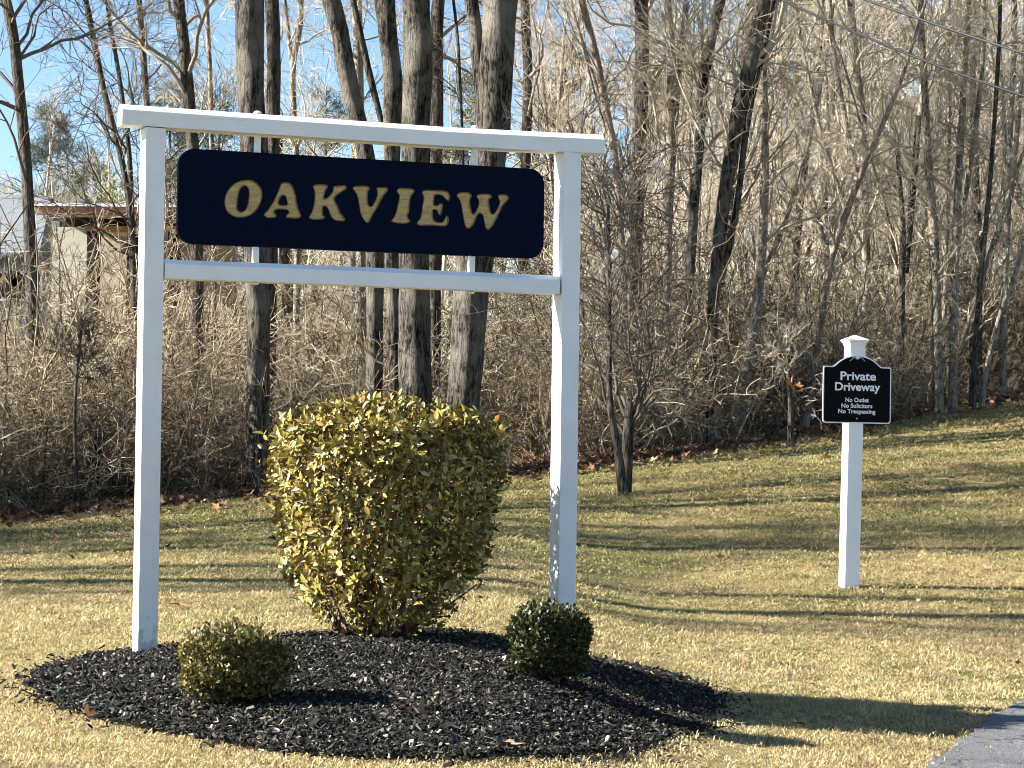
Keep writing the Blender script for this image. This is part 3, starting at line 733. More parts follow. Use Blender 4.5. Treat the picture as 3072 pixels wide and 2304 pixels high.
# ------------------------------------------------------------------ two clipped boxwood balls
BOX_STOPS = [(0, (0.035, 0.03, 0.01)), (0.3, (0.07, 0.065, 0.015)), (0.6, (0.13, 0.115, 0.025)), (0.8, (0.22, 0.17, 0.045)), (0.93, (0.30, 0.21, 0.08)), (1, (0.45, 0.38, 0.2))]
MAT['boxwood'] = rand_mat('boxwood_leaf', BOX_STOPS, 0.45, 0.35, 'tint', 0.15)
MAT['boxwood_shaded'] = rand_mat('boxwood_leaf_shaded', [(0, (0.015, 0.017, 0.006)), (0.6, (0.04, 0.045, 0.012)), (1, (0.10, 0.10, 0.03))], 0.45, 0.35, 'tint', 0.12)  # darker leaf copy: the big shrub's shade put into the colour
def boxwood(px, py, Z, rx, rz, zc, mat, label, seed, n=17000, spiky=0.016, sq=2.9):
    c = at(px, py, Z); gz_ = float(bed_h(c[0], c[1])[0]); root = empty('boxwood', (c[0], c[1], gz_)); tag(root, label, 'shrub', 'clipped boxwood balls in the mulch bed')
    rng = np.random.default_rng(seed); d = nrm(rng.normal(size=(n, 3)))
    l = 1 / (np.abs(d[:, 0]) ** sq + np.abs(d[:, 1]) ** sq + np.abs(d[:, 2]) ** sq) ** (1 / sq)
    lum = 1 + 0.06 * np.sin(5 * d[:, 0] + seed) + 0.06 * np.sin(6 * d[:, 2] + 4 * d[:, 1]) + 0.05 * np.sin(11 * d[:, 0] - 7 * d[:, 1] + 9 * d[:, 2])
    dep = np.where(rng.uniform(0, 1, n) < 0.75, rng.uniform(0.9, 1.02, n), rng.uniform(0.55, 0.9, n))
    p = d * (l * lum * dep)[:, None] * np.array([rx, rx, rz]) + np.array([0, 0, zc]) + np.clip(rng.normal(0, spiky, n), 0, 0.06)[:, None] * np.array([0, 0, 1.0]) * (d[:, 2:3] > 0)
    ok = p[:, 2] > 0.0; p = p[ok]; d = d[ok]; n = len(p)
    dx = nrm(d * 0.5 + rng.normal(0, 0.55, (n, 3)) + np.array([0, 0, 0.55])); nz = nrm(rng.normal(0, 0.6, (n, 3)) + d); ny = nrm(np.cross(nz, dx)); nz = np.cross(dx, ny)
    L = rng.uniform(0.013, 0.024, n)[:, None]; w = L * 0.28
    v0 = p; v1 = p + dx * L * 0.5 + ny * w; v2 = p + dx * L - nz * L * 0.1; v3 = p + dx * L * 0.5 - ny * w
    mb = MB(); mb.add(np.stack([v0, v1, v2, v3], 1).reshape(-1, 3), np.arange(n * 4).reshape(-1, 4), np.repeat(rng.uniform(0, 1, n), 4))
    tag(build(mb, 'foliage', mat, root, attr=True), kind='stuff')
    sb = MB(); k = 26; a = rng.uniform(0, 6.28, k); t = np.linspace(0, 1, 5)[None, :, None]
    b0 = np.stack([0.04 * np.cos(a), 0.04 * np.sin(a), np.full(k, -0.03)], -1); e = np.stack([rx * 0.8 * np.cos(a) * rng.uniform(0.2, 1, k), rx * 0.8 * np.sin(a) * rng.uniform(0.2, 1, k), rng.uniform(zc, zc + rz * 0.8, k)], -1)
    P = b0[:, None] * (1 - t) + e[:, None] * t; R = np.tile(np.linspace(0.007, 0.002, 5), (k, 1)); tubes(sb, P, R, 5)
    P2, R2 = children(rng, P, R, 8, 0.3, 1, 0.7, 0.09, 3, 0.6, 0.2, 0.15, rmin=0.0012); tubes(sb, P2, R2, 3)
    build(sb, 'stems', simple('boxwood_stem', (0.10, 0.075, 0.05), 0.9, 0.1, 0.3, 60), root)
    return root
boxwood(503 * Q, 1487 * Q, 7.95, 0.178, 0.112, 0.130, MAT['boxwood'], 'round clipped boxwood with sunlit olive leaves beside the left white post', 21)
boxwood(1181 * Q, 1462 * Q, 9.05, 0.148, 0.130, 0.150, MAT['boxwood_shaded'], 'dark green upright boxwood in shade hiding the foot of the right post', 22, 16000, 0.016, 3.2)

# ------------------------------------------------------------------ mulch chips (uncountable)
def chip_mesh(seed, mat):
    r = np.random.default_rng(seed); L, w, h = 1.0, r.uniform(0.14, 0.34), r.uniform(0.08, 0.2)
    v, f = box_vf(-L / 2, L / 2, -w / 2, w / 2, -h / 2, h / 2); v = np.array(v) + r.normal(0, 0.06, (8, 3)); v[4:, 0] *= 0.85
    q = MB(); q.add(v, f); me = q.mesh('bark_chip', smooth=False); me.materials.append(mat); return me
MAT['chip'] = rand_mat('mulch_chip', [(0, (0.005, 0.004, 0.0035)), (0.45, (0.011, 0.0105, 0.008)), (0.68, (0.023, 0.021, 0.016)), (0.84, (0.052, 0.046, 0.035)), (0.94, (0.125, 0.108, 0.083)), (1, (0.36, 0.30, 0.235))], 0.85, 0.2, 'object')
rng = np.random.default_rng(8); n = 130000
x = rng.uniform(bx0 - 0.2, bx1 + 0.2, n); y = rng.uniform(by0 - 0.2, by1 + 0.2, n)
d = poly_dist(BED, x, y); ok = (d > -0.02) | ((d > -0.20) & (rng.uniform(0, 1, n) < 0.30 * np.exp(d / 0.06))); x, y, d = x[ok], y[ok], d[ok]; n = len(x)
L = rng.gamma(2.6, 0.0048, n) + 0.005
o = scatter('mulch_chips', [chip_mesh(k, MAT['chip']) for k in range(6)], np.stack([x, y, bed_h(x, y) + 0.004 + rng.uniform(0, 0.008, n)], -1),
            np.stack([rng.normal(0, 0.5, n), rng.normal(0, 0.5, n), rng.uniform(0, 6.28, n)], -1), np.repeat(L[:, None], 3, 1), rng.integers(0, 6, n))
tag(o, 'dark shredded bark mulch covering the kidney-shaped planting bed', 'mulch', kind='stuff')

# ------------------------------------------------------------------ lawn grass (uncountable)
def lawn_blade_mat():
    m, nt, b = new_mat('dormant_grass_blade', 0.75, 0.15)
    geo = nt.nodes.new('ShaderNodeNewGeometry'); oi = nt.nodes.new('ShaderNodeObjectInfo')
    n1 = noise_tex(nt, 0.55, 4, vec=geo.outputs['Position']); n2 = noise_tex(nt, 3.2, 3, vec=geo.outputs['Position'])
    a = nt.nodes.new('ShaderNodeAttribute'); a.attribute_name = 'tint'
    straw = ramp(nt, a.outputs['Fac'], [(0, (0.15, 0.105, 0.055)), (0.25, (0.38, 0.295, 0.145)), (0.5, (0.54, 0.435, 0.21)), (0.8, (0.64, 0.535, 0.28)), (1, (0.38, 0.26, 0.14))])
    green = ramp(nt, a.outputs['Fac'], [(0, (0.06, 0.065, 0.022)), (0.4, (0.22, 0.21, 0.075)), (0.8, (0.38, 0.33, 0.14)), (1, (0.48, 0.40, 0.20))])
    # greener towards the wood, more straw near the drive
    sx = nt.nodes.new('ShaderNodeSeparateXYZ'); nt.links.new(geo.outputs['Position'], sx.inputs[0])
    mr = nt.nodes.new('ShaderNodeMapRange'); mr.inputs[1].default_value = 7; mr.inputs[2].default_value = 22; mr.inputs[3].default_value = -0.14; mr.inputs[4].default_value = 0.20
    nt.links.new(sx.outputs[1], mr.inputs[0])
    s1 = nt.nodes.new('ShaderNodeMath'); s1.operation = 'ADD'; nt.links.new(n1.outputs[0], s1.inputs[0]); nt.links.new(mr.outputs[0], s1.inputs[1])
    s2 = nt.nodes.new('ShaderNodeMath'); s2.operation = 'MULTIPLY_ADD'; s2.inputs[1].default_value = 0.45; nt.links.new(n2.outputs[0], s2.inputs[0]); nt.links.new(s1.outputs[0], s2.inputs[2])
    g = ramp(nt, s2.outputs[0], [(0.63, (0, 0, 0)), (0.95, (1, 1, 1))])
    c = mixc(nt, g.outputs[0], straw.outputs[0], green.outputs[0])
    n3 = noise_tex(nt, 1.7, 5, vec=geo.outputs['Position'], rough=0.7)
    th_ = ramp(nt, n3.outputs[0], [(0.52, (0, 0, 0)), (0.68, (0.75, 0.75, 0.75))])
    brown = ramp(nt, a.outputs['Fac'], [(0, (0.13, 0.085, 0.05)), (0.6, (0.27, 0.19, 0.11)), (1, (0.40, 0.30, 0.18))])
    c = mixc(nt, th_.outputs[0], c, brown.outputs[0])
    nt.links.new(c, b.inputs['Base Color'])
    t = nt.nodes.new('ShaderNodeBsdfTranslucent'); nt.links.new(c, t.inputs[0]); mx = nt.nodes.new('ShaderNodeMixShader'); mx.inputs[0].default_value = 0.2
    nt.links.new(b.outputs[0], mx.inputs[1]); nt.links.new(t.outputs[0], mx.inputs[2]); nt.links.new(mx.outputs[0], nt.nodes['Material Output'].inputs[0])
    return m
MAT['blade'] = lawn_blade_mat()
def tuft(seed, nb=46, rad=0.085):
    r = np.random.default_rng(seed); q = MB()
    b0 = np.stack([r.normal(0, rad * 0.55, nb), r.normal(0, rad * 0.55, nb), np.full(nb, -0.004)], -1)
    h = r.uniform(0.006, 0.022, nb) * np.where(r.uniform(0, 1, nb) < 0.06, 1.7, 1); az = r.uniform(0, 6.28, nb); lean = r.uniform(0.6, 3.2, nb)
    dirh = np.stack([np.cos(az), np.sin(az), np.zeros(nb)], -1); sidev = np.stack([-np.sin(az + r.normal(0, .6, nb)), np.cos(az), np.zeros(nb)], -1); w = r.uniform(0.0012, 0.0026, nb)[:, None]
    mid = b0 + dirh * (h * lean * 0.35)[:, None] + np.array([0, 0, 1.0]) * (h * 0.7)[:, None]
    tip = b0 + dirh * (h * lean * 1.0)[:, None] + np.array([0, 0, 1.0]) * (h * np.clip(1.1 - lean * 0.35, 0.3, 1.1))[:, None]
    V = np.stack([b0 - sidev * w, b0 + sidev * w, mid - sidev * w * 0.8, mid + sidev * w * 0.8, tip], 1)
    base = (np.arange(nb) * 5)[:, None]; tv = np.repeat(r.uniform(0, 1, nb), 5)
    q.add(V.reshape(-1, 3), base + np.array([[0, 1, 3, 2]]), tv)
    q2 = base + np.array([[2, 3, 4]]); q.f[3].append(q2)
    me = q.mesh('grass_tuft', smooth=True, attr=True); me.materials.append(MAT['blade']); return me
rng = np.random.default_rng(17); PX, PY, S = [], [], []
for y0, y1, dens, sc_ in ((5.6, 8, 620, 0.72), (8, 11, 430, 0.82), (11, 15, 260, 1.0), (15, 20, 150, 1.35), (20, 28, 80, 1.9), (28, 40, 36, 2.7)):
    area = (y1 - y0) * (0.58 * (y0 + y1) / 2 + 0.9); n = int(area * dens)
    y = rng.uniform(y0, y1, n); x = rng.uniform(-1, 1, n) * (0.29 * y1 + 0.45)
    ok = np.abs(x) < 0.29 * y + 0.45; PX.append(x[ok]); PY.append(y[ok]); S.append(np.full(ok.sum(), sc_))
x = np.concatenate(PX); y = np.concatenate(PY); S = np.concatenate(S)
dB = poly_dist(BED, x, y); dD = poly_dist(DRIVE, x, y); eD = edge_y(x, y) - y
ok = (dB < 0.015) & (dD < np.abs(rng.normal(0, 0.03, len(x)))) & (eD > rng.normal(0.2, 0.35, len(x))); x, y, S = x[ok], y[ok], S[ok]; n = len(x)
S = S * rng.uniform(0.75, 1.3, n); hs = S ** 0.6 * rng.uniform(0.8, 1.2, n)
o = scatter('grass', [tuft(k) for k in range(8)], np.stack([x, y, ground(x, y) - 0.012], -1), np.stack([rng.normal(0, .08, n), rng.normal(0, .08, n), rng.uniform(0, 6.28, n)], -1), np.stack([S, S, hs], -1), rng.integers(0, 8, n))
tag(o, 'short dormant lawn grass, straw coloured with greener patches', 'grass', kind='stuff')
# a few longer dry tufts
def long_tuft(px, py, label, seed):
    p = ray_ground(px, py); r = np.random.default_rng(seed); nb = 26; q = MB()
    az = r.uniform(0, 6.28, nb); ln = r.uniform(0.05, 0.12, nb); lean = r.uniform(0.1, 0.7, nb); t = np.linspace(0, 1, 5)
    P = np.stack([(r.normal(0, .035, nb))[:, None] + np.cos(az)[:, None] * (ln * lean)[:, None] * t ** 1.5, r.normal(0, .02, nb)[:, None] + np.sin(az)[:, None] * (ln * lean)[:, None] * t ** 1.5, (ln * (1 - 0.3 * lean))[:, None] * t[None] - 0.01], -1)
    tubes(q, P, np.tile(np.linspace(0.0016, 0.0005, 5), (nb, 1)), 3)
    o = build(q, 'grass_tuft', simple('dry_grass_stalk', (0.50, 0.40, 0.22), 0.8, 0.1, 0.2, 30), loc=(p[0], p[1], p[2])); tag(o, label, 'grass tuft')
long_tuft(1895 * Q, 1545 * Q, 'taller dry pale grass tuft at the edge of the long sign shadow', 4)

# ------------------------------------------------------------------ trees of the wood's edge
def trunk_geo(mb, path, rad, sides, rough, seed, flare=0.35):
    """path (K,3), rad (K,): a barked tube with lumps and a root flare"""
    seg = np.linalg.norm(np.diff(path, axis=0), axis=1); s = np.concatenate([[0], np.cumsum(seg)])
    n = max(8, int(s[-1] / 0.16)); t = np.linspace(0, s[-1], n)
    P = np.stack([np.interp(t, s, path[:, k]) for k in range(3)], -1)
    for _ in range(3): P[1:-1] = 0.25 * P[:-2] + 0.5 * P[1:-1] + 0.25 * P[2:]
    R = np.interp(t, s, rad) * (1 + flare * np.exp(-t / 0.35))
    k0 = mb.n; tubes(mb, P[None], R[None], sides)
    V = mb.v[-1]; ctr = np.repeat(P, sides, 0); rel = V - ctr; r_ = np.linalg.norm(rel, axis=1, keepdims=True)
    th = np.tile(np.arange(sides), n); q = np.repeat(t, sides)
    amp = np.array([mnoise.noise(Vector((a[0] * 9 + seed, a[1] * 9, a[2] * 1.6))) for a in V])
    amp2 = np.array([mnoise.noise(Vector((a[0] * 2.2 + seed * 3, a[1] * 2.2, a[2] * 0.9))) for a in V])
    mb.v[-1] = ctr + rel * (1 + rough * amp[:, None] + 0.14 * amp2[:, None])
    return P, R

def branches(rng, P, R, n1, t0, t1, L1, lev, dens=1.0, ang=1.0, up=0.06, rk=0.42):
    """bare branching; lev = number of levels"""
    out = []
    P1, R1 = children(rng, P, R, n1, t0, t1, ang, L1, 9, rk, 0.25, up + 0.04, 0.45, rmin=0.006, taper=0.2); out.append((P1, R1, 5))
    if lev > 1:
        P2, R2 = children(rng, P1, R1, max(2, int(7 * dens)), 0.15, 1.0, 0.8, L1 * 0.48, 6, 0.55, 0.2, up * 0.8, 0.4, rmin=0.0045, taper=0.3); out.append((P2, R2, 4))
    if lev > 2:
        P3, R3 = children(rng, P2, R2, max(2, int(6 * dens)), 0.15, 1.0, 0.75, L1 * 0.24, 4, 0.6, 0.22, up * 0.6, 0.3, rmin=0.0035, taper=0.5); out.append((P3, R3, 3))
    if lev > 3:
        P4, R4 = children(rng, P3, R3, max(1, int(4 * dens)), 0.2, 1.0, 0.7, L1 * 0.12, 3, 0.7, 0.22, 0.02, 0.2, rmin=0.003, taper=0.6); out.append((P4, R4, 3))
    return out

def px_path(pts, Z, H, rng, wz=0.25):
    """pixel notes (2212 px wide view), top first -> world path from the ground up, extended to height H"""
    P = np.array([at(a * Q, b_ * Q, Z + rng.normal(0, wz * 0.2)) for a, b_ in pts])[::-1]
    d = P[1] - P[0]; d = d / d[2] if d[2] > 0.05 else np.array([0, 0, 1.0]); d = d * np.array([0.5, 0.5, 1.0])
    gb = P[0] - d * (P[0][2] - float(ground(P[0][0], P[0][1])))
    gb[2] = float(ground(gb[0], gb[1])) - 0.08
    if P[0][2] - gb[2] > 0.25: P = np.concatenate([gb[None], P])
    else: P[0] = gb
    while P[-1][2] - gb[2] < H:
        d = P[-1] - P[-2]; d = nrm(d * np.array([0.85, 0.85, 1]) + rng.normal(0, 0.04, 3)); P = np.concatenate([P, (P[-1] + d * 1.2)[None]])
    return P

def hero(name, label, pts, wpx, Z, H=13, mat='bark_a', twig='twig', rough=0.10, n1=16, L1=2.6, lev=4, dens=0.8, t0=0.22, seed=1, extra=(), up=0.05, sides=16, cat='tree', grp=None, ang=0.85):
    rng = np.random.default_rng(seed + 100); P = px_path(pts, Z, H, rng)
    px_m = Q * Z / FPX
    n = len(P); hgt = P[:, 2] - P[0][2]
    w0, w1 = wpx; vis = hgt[-1] * 0.55
    rad = np.interp(hgt, [0, min(vis, 7.0), hgt[-1]], [w0 * px_m / 2, w1 * px_m / 2, 0.02])
    base = P[0].copy(); base[2] += 0.08
    root = empty(name, base); tag(root, label, cat, grp)
    mt = MB(); PT, RT_ = trunk_geo(mt, P - base, rad, sides, rough, seed)
    stems = [(PT, RT_)]
    for (epts, ew, *cut) in extra:              # extra stems of the same tree (cut = a broken-off one)
        E = np.array([at(a * Q, b_ * Q, Z + 0.15) for a, b_ in epts])[::-1]
        g0 = float(ground(E[0][0], E[0][1]))
        if E[0][2] - g0 < 0.4: E[0][2] = g0 - 0.05
        while not cut and E[-1][2] - g0 < H * 0.8:
            d_ = nrm((E[-1] - E[-2]) * np.array([0.85, 0.85, 1])); E = np.concatenate([E, (E[-1] + d_ * 1.2)[None]])
        er = np.interp(np.arange(len(E)), [0, len(epts) - 1, len(E)], [ew[0] * px_m / 2, ew[1] * px_m / 2, 0.015])
        stems.append(trunk_geo(mt, E - base, er, max(8, sides - 4), rough, seed + 7, 0.0))
    build(mt, 'trunk', MAT[mat], root)
    mc = MB()
    for k, (a, r_) in enumerate(stems):
        for (p, r2, sd) in branches(rng, a[None], r_[None], n1 if k == 0 else max(5, n1 // 2), t0, 0.70 if H > 9 else 0.98, L1, lev, dens, ang, up): tubes(mc, p, r2, sd)
        if H > 9:
            for (p, r2, sd) in branches(rng, a[None], r_[None], 7, 0.7, 0.98, L1, 2, 0.6, 0.7, 0.12): tubes(mc, p, r2, sd)
    build(mc, 'crown', MAT[twig], root)
    return root

G = None
hero('bare_tree', 'slender bare tree at the far left edge, dark on its right side', [(2, -40), (28, 60), (45, 230), (55, 330), (62, 460), (68, 560)], (34, 22), 29, 12, 'bark_b', 'twig_dark', seed=1, n1=20, t0=0.3)
hero('bare_tree', 'thin leaning bare tree left of the white frame, curving to a clump below', [(176, -40), (186, 0), (205, 100), (225, 200), (244, 270), (265, 350), (280, 440), (288, 560)], (18, 12), 31, 12, 'bark_b', 'twig_dark', 0.06, 16, 2.2, seed=2, sides=10,
     extra=[([(228, -30), (238, 60), (258, 160), (267, 240), (280, 330), (284, 430), (286, 540)], (12, 9))])
hero('bare_tree', 'thin dark bare tree above the left end of the top rail', [(296, -40), (300, 0), (308, 90), (315, 200), (330, 330), (338, 560)], (17, 13), 33, 13, 'bark_b', 'twig_dark', 0.06, 16, 2.2, seed=3, sides=10)
hero('bare_tree', 'dark straight trunk between the left post and the thick ridged trunk', [(378, -40), (386, 0), (400, 120), (408, 220), (418, 320), (425, 560)], (30, 26), 30, 14, 'bark_b', 'twig', 0.10, 16, 2.6, seed=4, sides=12)
hero('bare_tree', 'pale pole-thin tree just left of the thick ridged trunk', [(442, -40), (446, 0), (452, 120), (456, 240), (462, 560)], (13, 10), 34, 13, 'bark_c', 'twig_pale', 0.05, 14, 1.8, seed=5, sides=10)
hero('bare_tree', 'thick ridged trunk behind the left end of the board, sunlit on its left half', [(535, -60), (539, 20), (541, 110), (543, 220), (548, 330), (555, 560), (558, 800), (554, 1064)], (46, 66), 25.7, 14, 'bark_a', 'twig', 0.16, 7, 2.2, seed=6, sides=24, t0=0.62, ang=0.75)
hero('bare_tree', 'brown trunk tucked against the right of the thick ridged trunk', [(586, -40), (588, 0), (593, 120), (590, 230), (588, 330), (585, 560)], (30, 30), 29, 13, 'bark_b', 'twig', 0.10, 10, 2.4, seed=7, sides=12, t0=0.45)
hero('bare_tree', 'pale twisting forked tree left of the leaning trunks above the rail', [(655, -40), (648, 10), (652, 60), (636, 110), (630, 150), (634, 230), (640, 330), (642, 560)], (17, 13), 35, 11, 'bark_c', 'twig_pale', 0.08, 18, 2.2, seed=8, sides=10,
     extra=[([(612, -30), (622, 60), (632, 150)], (10, 7))])
hero('bare_tree', 'stout trunk leaning left above the top rail over the letter A', [(700, -60), (714, 0), (735, 70), (742, 130), (762, 220), (790, 320), (806, 450), (811, 620), (809, 830)], (34, 42), 27.5, 12, 'bark_a', 'twig', 0.13, 12, 2.4, seed=59, sides=18, t0=0.5)
hero('bare_tree', 'pale trunk standing behind the stout leaning trunk', [(766, -40), (772, 30), (774, 130), (776, 240), (780, 560)], (24, 22), 33, 14, 'bark_c', 'twig_pale', 0.08, 12, 2.4, seed=10, sides=12, t0=0.4)
hero('bare_tree', 'knobbly mid-sized trunk beside the straight pale trunk, bowed at the rail', [(828, -60), (832, 0), (838, 80), (852, 170), (850, 230), (846, 330), (846, 560), (852, 720), (850, 840)], (28, 46), 28.5, 13, 'bark_a', 'twig', 0.14, 12, 2.4, seed=11, sides=16, t0=0.45,
     extra=[([(800, 170), (812, 215), (826, 270), (840, 330)], (10, 16))])
hero('bare_tree', 'straight pale furrowed trunk above the letter I of the board', [(899, -60), (900, 20), (902, 150), (899, 300), (895, 560), (894, 700), (896, 850)], (74, 58), 27, 15, 'bark_a', 'twig', 0.13, 8, 2.4, seed=12, sides=22, t0=0.55, ang=0.8)
hero('bare_tree', 'narrow brown trunk just right of the straight pale furrowed trunk', [(948, -40), (946, 0), (940, 120), (944, 240), (940, 560)], (28, 30), 31, 13, 'bark_b', 'twig', 0.10, 14, 2.4, seed=13, sides=12, t0=0.35)
hero('bare_tree', 'massive leaning trunk with peeled pale bark, dark below behind the right rod', [(1084, -60), (1080, 20), (1077, 110), (1070, 200), (1062, 300), (1044, 430), (1025, 560), (1012, 700), (1000, 870)], (74, 78), 26.5, 14, 'bark_a', 'twig', 0.17, 9, 3.0, seed=14, sides=24, t0=0.5,
     extra=[([(1008, -60), (1020, 20), (1030, 90), (1040, 180), (1052, 260), (1050, 330)], (34, 26))])
hero('bare_tree', 'thin black sapling spike left of the massive leaning trunk', [(990, 90), (993, 160), (997, 240), (1000, 330), (1004, 560)], (12, 6), 30, 6.2, 'bark_b', 'twig_dark', 0.04, 10, 1.2, seed=15, sides=8)
hero('bare_tree', 'greyish trunk half hidden right of the massive leaning trunk', [(1132, -40), (1135, 40), (1141, 150), (1138, 260), (1130, 560)], (24, 20), 35, 13, 'bark_a', 'twig', 0.08, 18, 2.8, seed=16, sides=12, t0=0.3)
hero('bare_tree', 'slim brown tree arching down-right above the right end of the rail', [(1246, -40), (1262, 20), (1288, 120), (1310, 240), (1330, 340), (1345, 560)], (18, 15), 31, 11, 'bark_red', 'twig', 0.06, 20, 2.6, seed=17, sides=10, t0=0.25)
hero('bare_tree', 'dark upright trunk in the wood right of the white frame', [(1384, -40), (1386, 60), (1388, 160), (1382, 280), (1378, 420), (1374, 600)], (26, 33), 32, 14, 'bark_a', 'twig', 0.10, 18, 2.8, seed=18, sides=14, t0=0.25)
hero('bare_tree', 'pale twin-stemmed tree between two dark trunks right of the frame', [(1438, -40), (1442, 20), (1452, 150), (1450, 300), (1442, 500), (1440, 640)], (24, 19), 31, 13, 'bark_c', 'twig_pale', 0.08, 18, 2.4, seed=19, sides=12, t0=0.25,
     extra=[([(1486, -40), (1478, 60), (1465, 180), (1455, 320), (1446, 470)], (14, 13))])
hero('bare_tree', 'dark bare tree leaning right at the top, left of the forked dark pair', [(1572, -60), (1552, 10), (1532, 100), (1517, 190), (1510, 330), (1500, 430), (1490, 600)], (18, 25), 30, 11, 'bark_a', 'twig', 0.08, 18, 2.4, seed=20, sides=12, t0=0.28)
hero('bare_tree', 'forked dark tree leaning strongly right with a pale lit twin stem', [(1662, -60), (1645, 10), (1628, 110), (1596, 230), (1577, 340), (1562, 450), (1548, 560), (1540, 680)], (20, 34), 29, 11, 'bark_a', 'twig', 0.10, 18, 2.6, seed=21, sides=14, t0=0.28,
     extra=[([(1676, -40), (1662, 30), (1648, 120), (1622, 210), (1608, 310), (1596, 420), (1570, 560)], (14, 16))])
hero('bare_tree', 'pale bare tree below where the two wires enter the picture', [(1836, -40), (1840, 40), (1850, 150), (1866, 280), (1868, 420), (1872, 560)], (20, 16), 34, 13, 'bark_c', 'twig_pale', 0.06, 22, 2.2, seed=22, sides=10, t0=0.2,
     extra=[([(1790, -40), (1795, 60), (1812, 190), (1840, 330), (1862, 430)], (12, 12))])
hero('bare_tree', 'reddish trunk leaning steeply right in the wood above the small notice', [(1945, 180), (1915, 250), (1880, 330), (1848, 410), (1820, 480), (1795, 560)], (17, 13), 31, 5.0, 'bark_red', 'twig', 0.06, 14, 2.0, seed=23, sides=10, t0=0.25)
hero('bare_tree', 'dark snapped-off double trunk in shade above the small notice', [(1934, 300), (1945, 400), (1952, 500), (1948, 600)], (22, 16), 33, 4.0, 'bark_b', 'twig', 0.1, 12, 1.8, seed=24, sides=10, t0=0.4,
     extra=[([(1984, 250), (1975, 380), (1966, 480), (1956, 590)], (16, 14), 1)])
hero('bare_tree', 'pale straight trunk right of the snapped dark trunk', [(1988, -40), (1990, 60), (1998, 200), (2004, 340), (2016, 470), (2022, 600)], (22, 15), 33, 12, 'bark_c', 'twig_pale', 0.06, 22, 1.9, seed=25, sides=10, t0=0.15)
hero('bare_tree', 'grey double-stemmed trunk left of the thin dark pole near the right edge', [(2094, -40), (2088, 80), (2080, 220), (2072, 360), (2066, 480), (2062, 600)], (22, 12), 33, 12, 'bark_c', 'twig_pale', 0.06, 20, 1.9, seed=26, sides=10, t0=0.15,
     extra=[([(2130, -40), (2126, 100), (2110, 260), (2090, 400), (2076, 500)], (12, 10))])
hero('bare_tree', 'thin dark curved pole of a tree beside the lawn at the right edge', [(2160, 60), (2150, 240), (2138, 400), (2122, 560), (2110, 690), (2104, 790), (2102, 862)], (13, 9), 32.5, 9.5, 'bark_b', 'twig', 0.04, 16, 1.6, seed=27, sides=10, t0=0.3)
hero('bare_tree', 'pale stem leaning out over the lawn corner at the right edge', [(2290, 380), (2240, 480), (2195, 580), (2160, 680), (2136, 770), (2122, 850)], (12, 9), 33.2, 6.5, 'bark_c', 'twig_pale', 0.04, 12, 1.6, seed=28, sides=10, t0=0.3)
hero('bare_tree', 'pale many-stemmed tree crowding the top right corner', [(2190, -40), (2192, 60), (2186, 200), (2180, 340), (2176, 480), (2170, 620)], (15, 12), 35, 12, 'bark_c', 'twig_pale', 0.05, 22, 1.8, seed=29, sides=10, t0=0.12,
     extra=[([(2150, -40), (2160, 120), (2170, 300), (2172, 460)], (11, 9)), ([(2215, -40), (2212, 100), (2200, 260), (2184, 420)], (11, 9))])
# small trees standing on the lawn's edge
pS = ray_ground(1350 * Q, 1068 * Q); Zs = float(pS[1])
hero('small_tree', 'small forked tree on the lawn with a slim lit stem and a fanning crown', [(1316, 700), (1319, 760), (1311, 850), (1322, 910), (1334, 960), (1341, 1010), (1348, 1066)], (20, 10), Zs, 1.9, 'bark_a', 'twig_dark', 0.06, 20, 1.9, 4, 0.8, 0.5, 30, sides=12, ang=0.6, up=0.03,
     extra=[([(1362, 860), (1359, 905), (1355, 980), (1352, 1062)], (26, 24), 1)])
pS = ray_ground(1708 * Q, 968 * Q); Zs = float(pS[1])
hero('small_tree', 'stunted little tree with pale crooked side limbs left of the small notice', [(1700, 740), (1703, 800), (1707, 850), (1709, 910), (1708, 966)], (17, 8), Zs, 1.3, 'bark_a', 'twig', 0.06, 8, 0.6, 4, 0.7, 0.35, 31, sides=10,
     extra=[([(1830, 800), (1795, 848), (1760, 875), (1730, 892), (1712, 905)], (5, 8), 1)], up=-0.02)
pS = ray_ground(1584 * Q, 955 * Q); Zs = float(pS[1]) + 0.4
hero('bare_tree', 'leaning short trunk with a bright left side at the thicket foot', [(1640, 620), (1622, 740), (1604, 840), (1592, 900), (1582, 955)], (34, 20), Zs, 5.5, 'bark_c', 'twig', 0.12, 12, 2.0, 4, 0.8, 0.35, 32, sides=12)
hero('bare_tree', 'skinny dark sapling in the left thicket beside the broken stump', [(178, 690), (172, 740), (165, 800), (160, 900), (163, 980), (166, 1078)], (10, 7), 24.6, 2.0, 'bark_b', 'twig_dark', 0.04, 8, 0.6, 4, 0.9, 0.25, 33, sides=8)

# broken stump in the left thicket
p0 = ray_ground(200 * Q, 1096 * Q); mb = MB(); hgt = (1096 - 932) * Q * p0[1] / FPX
path = np.array([[0, 0, -0.1], [0.01, 0, hgt * 0.5], [0.03, 0, hgt]]); sides = 18
trunk_geo(mb, path, np.array([0.095, 0.082, 0.078]), sides, 0.2, 77, 0.5)
top = mb.v[-1][-sides:]; top[:, 2] += np.random.default_rng(3).uniform(-0.05, 0.09, sides)
mb.add(np.concatenate([top, [[0.03, 0, hgt - 0.05]]]), [(k, (k + 1) % sides, sides) for k in range(sides)])
o = build(mb, 'tree_stump', MAT['bark_a'], loc=p0); tag(o, 'broken-topped grey stump in the left thicket by the white post', 'stump')
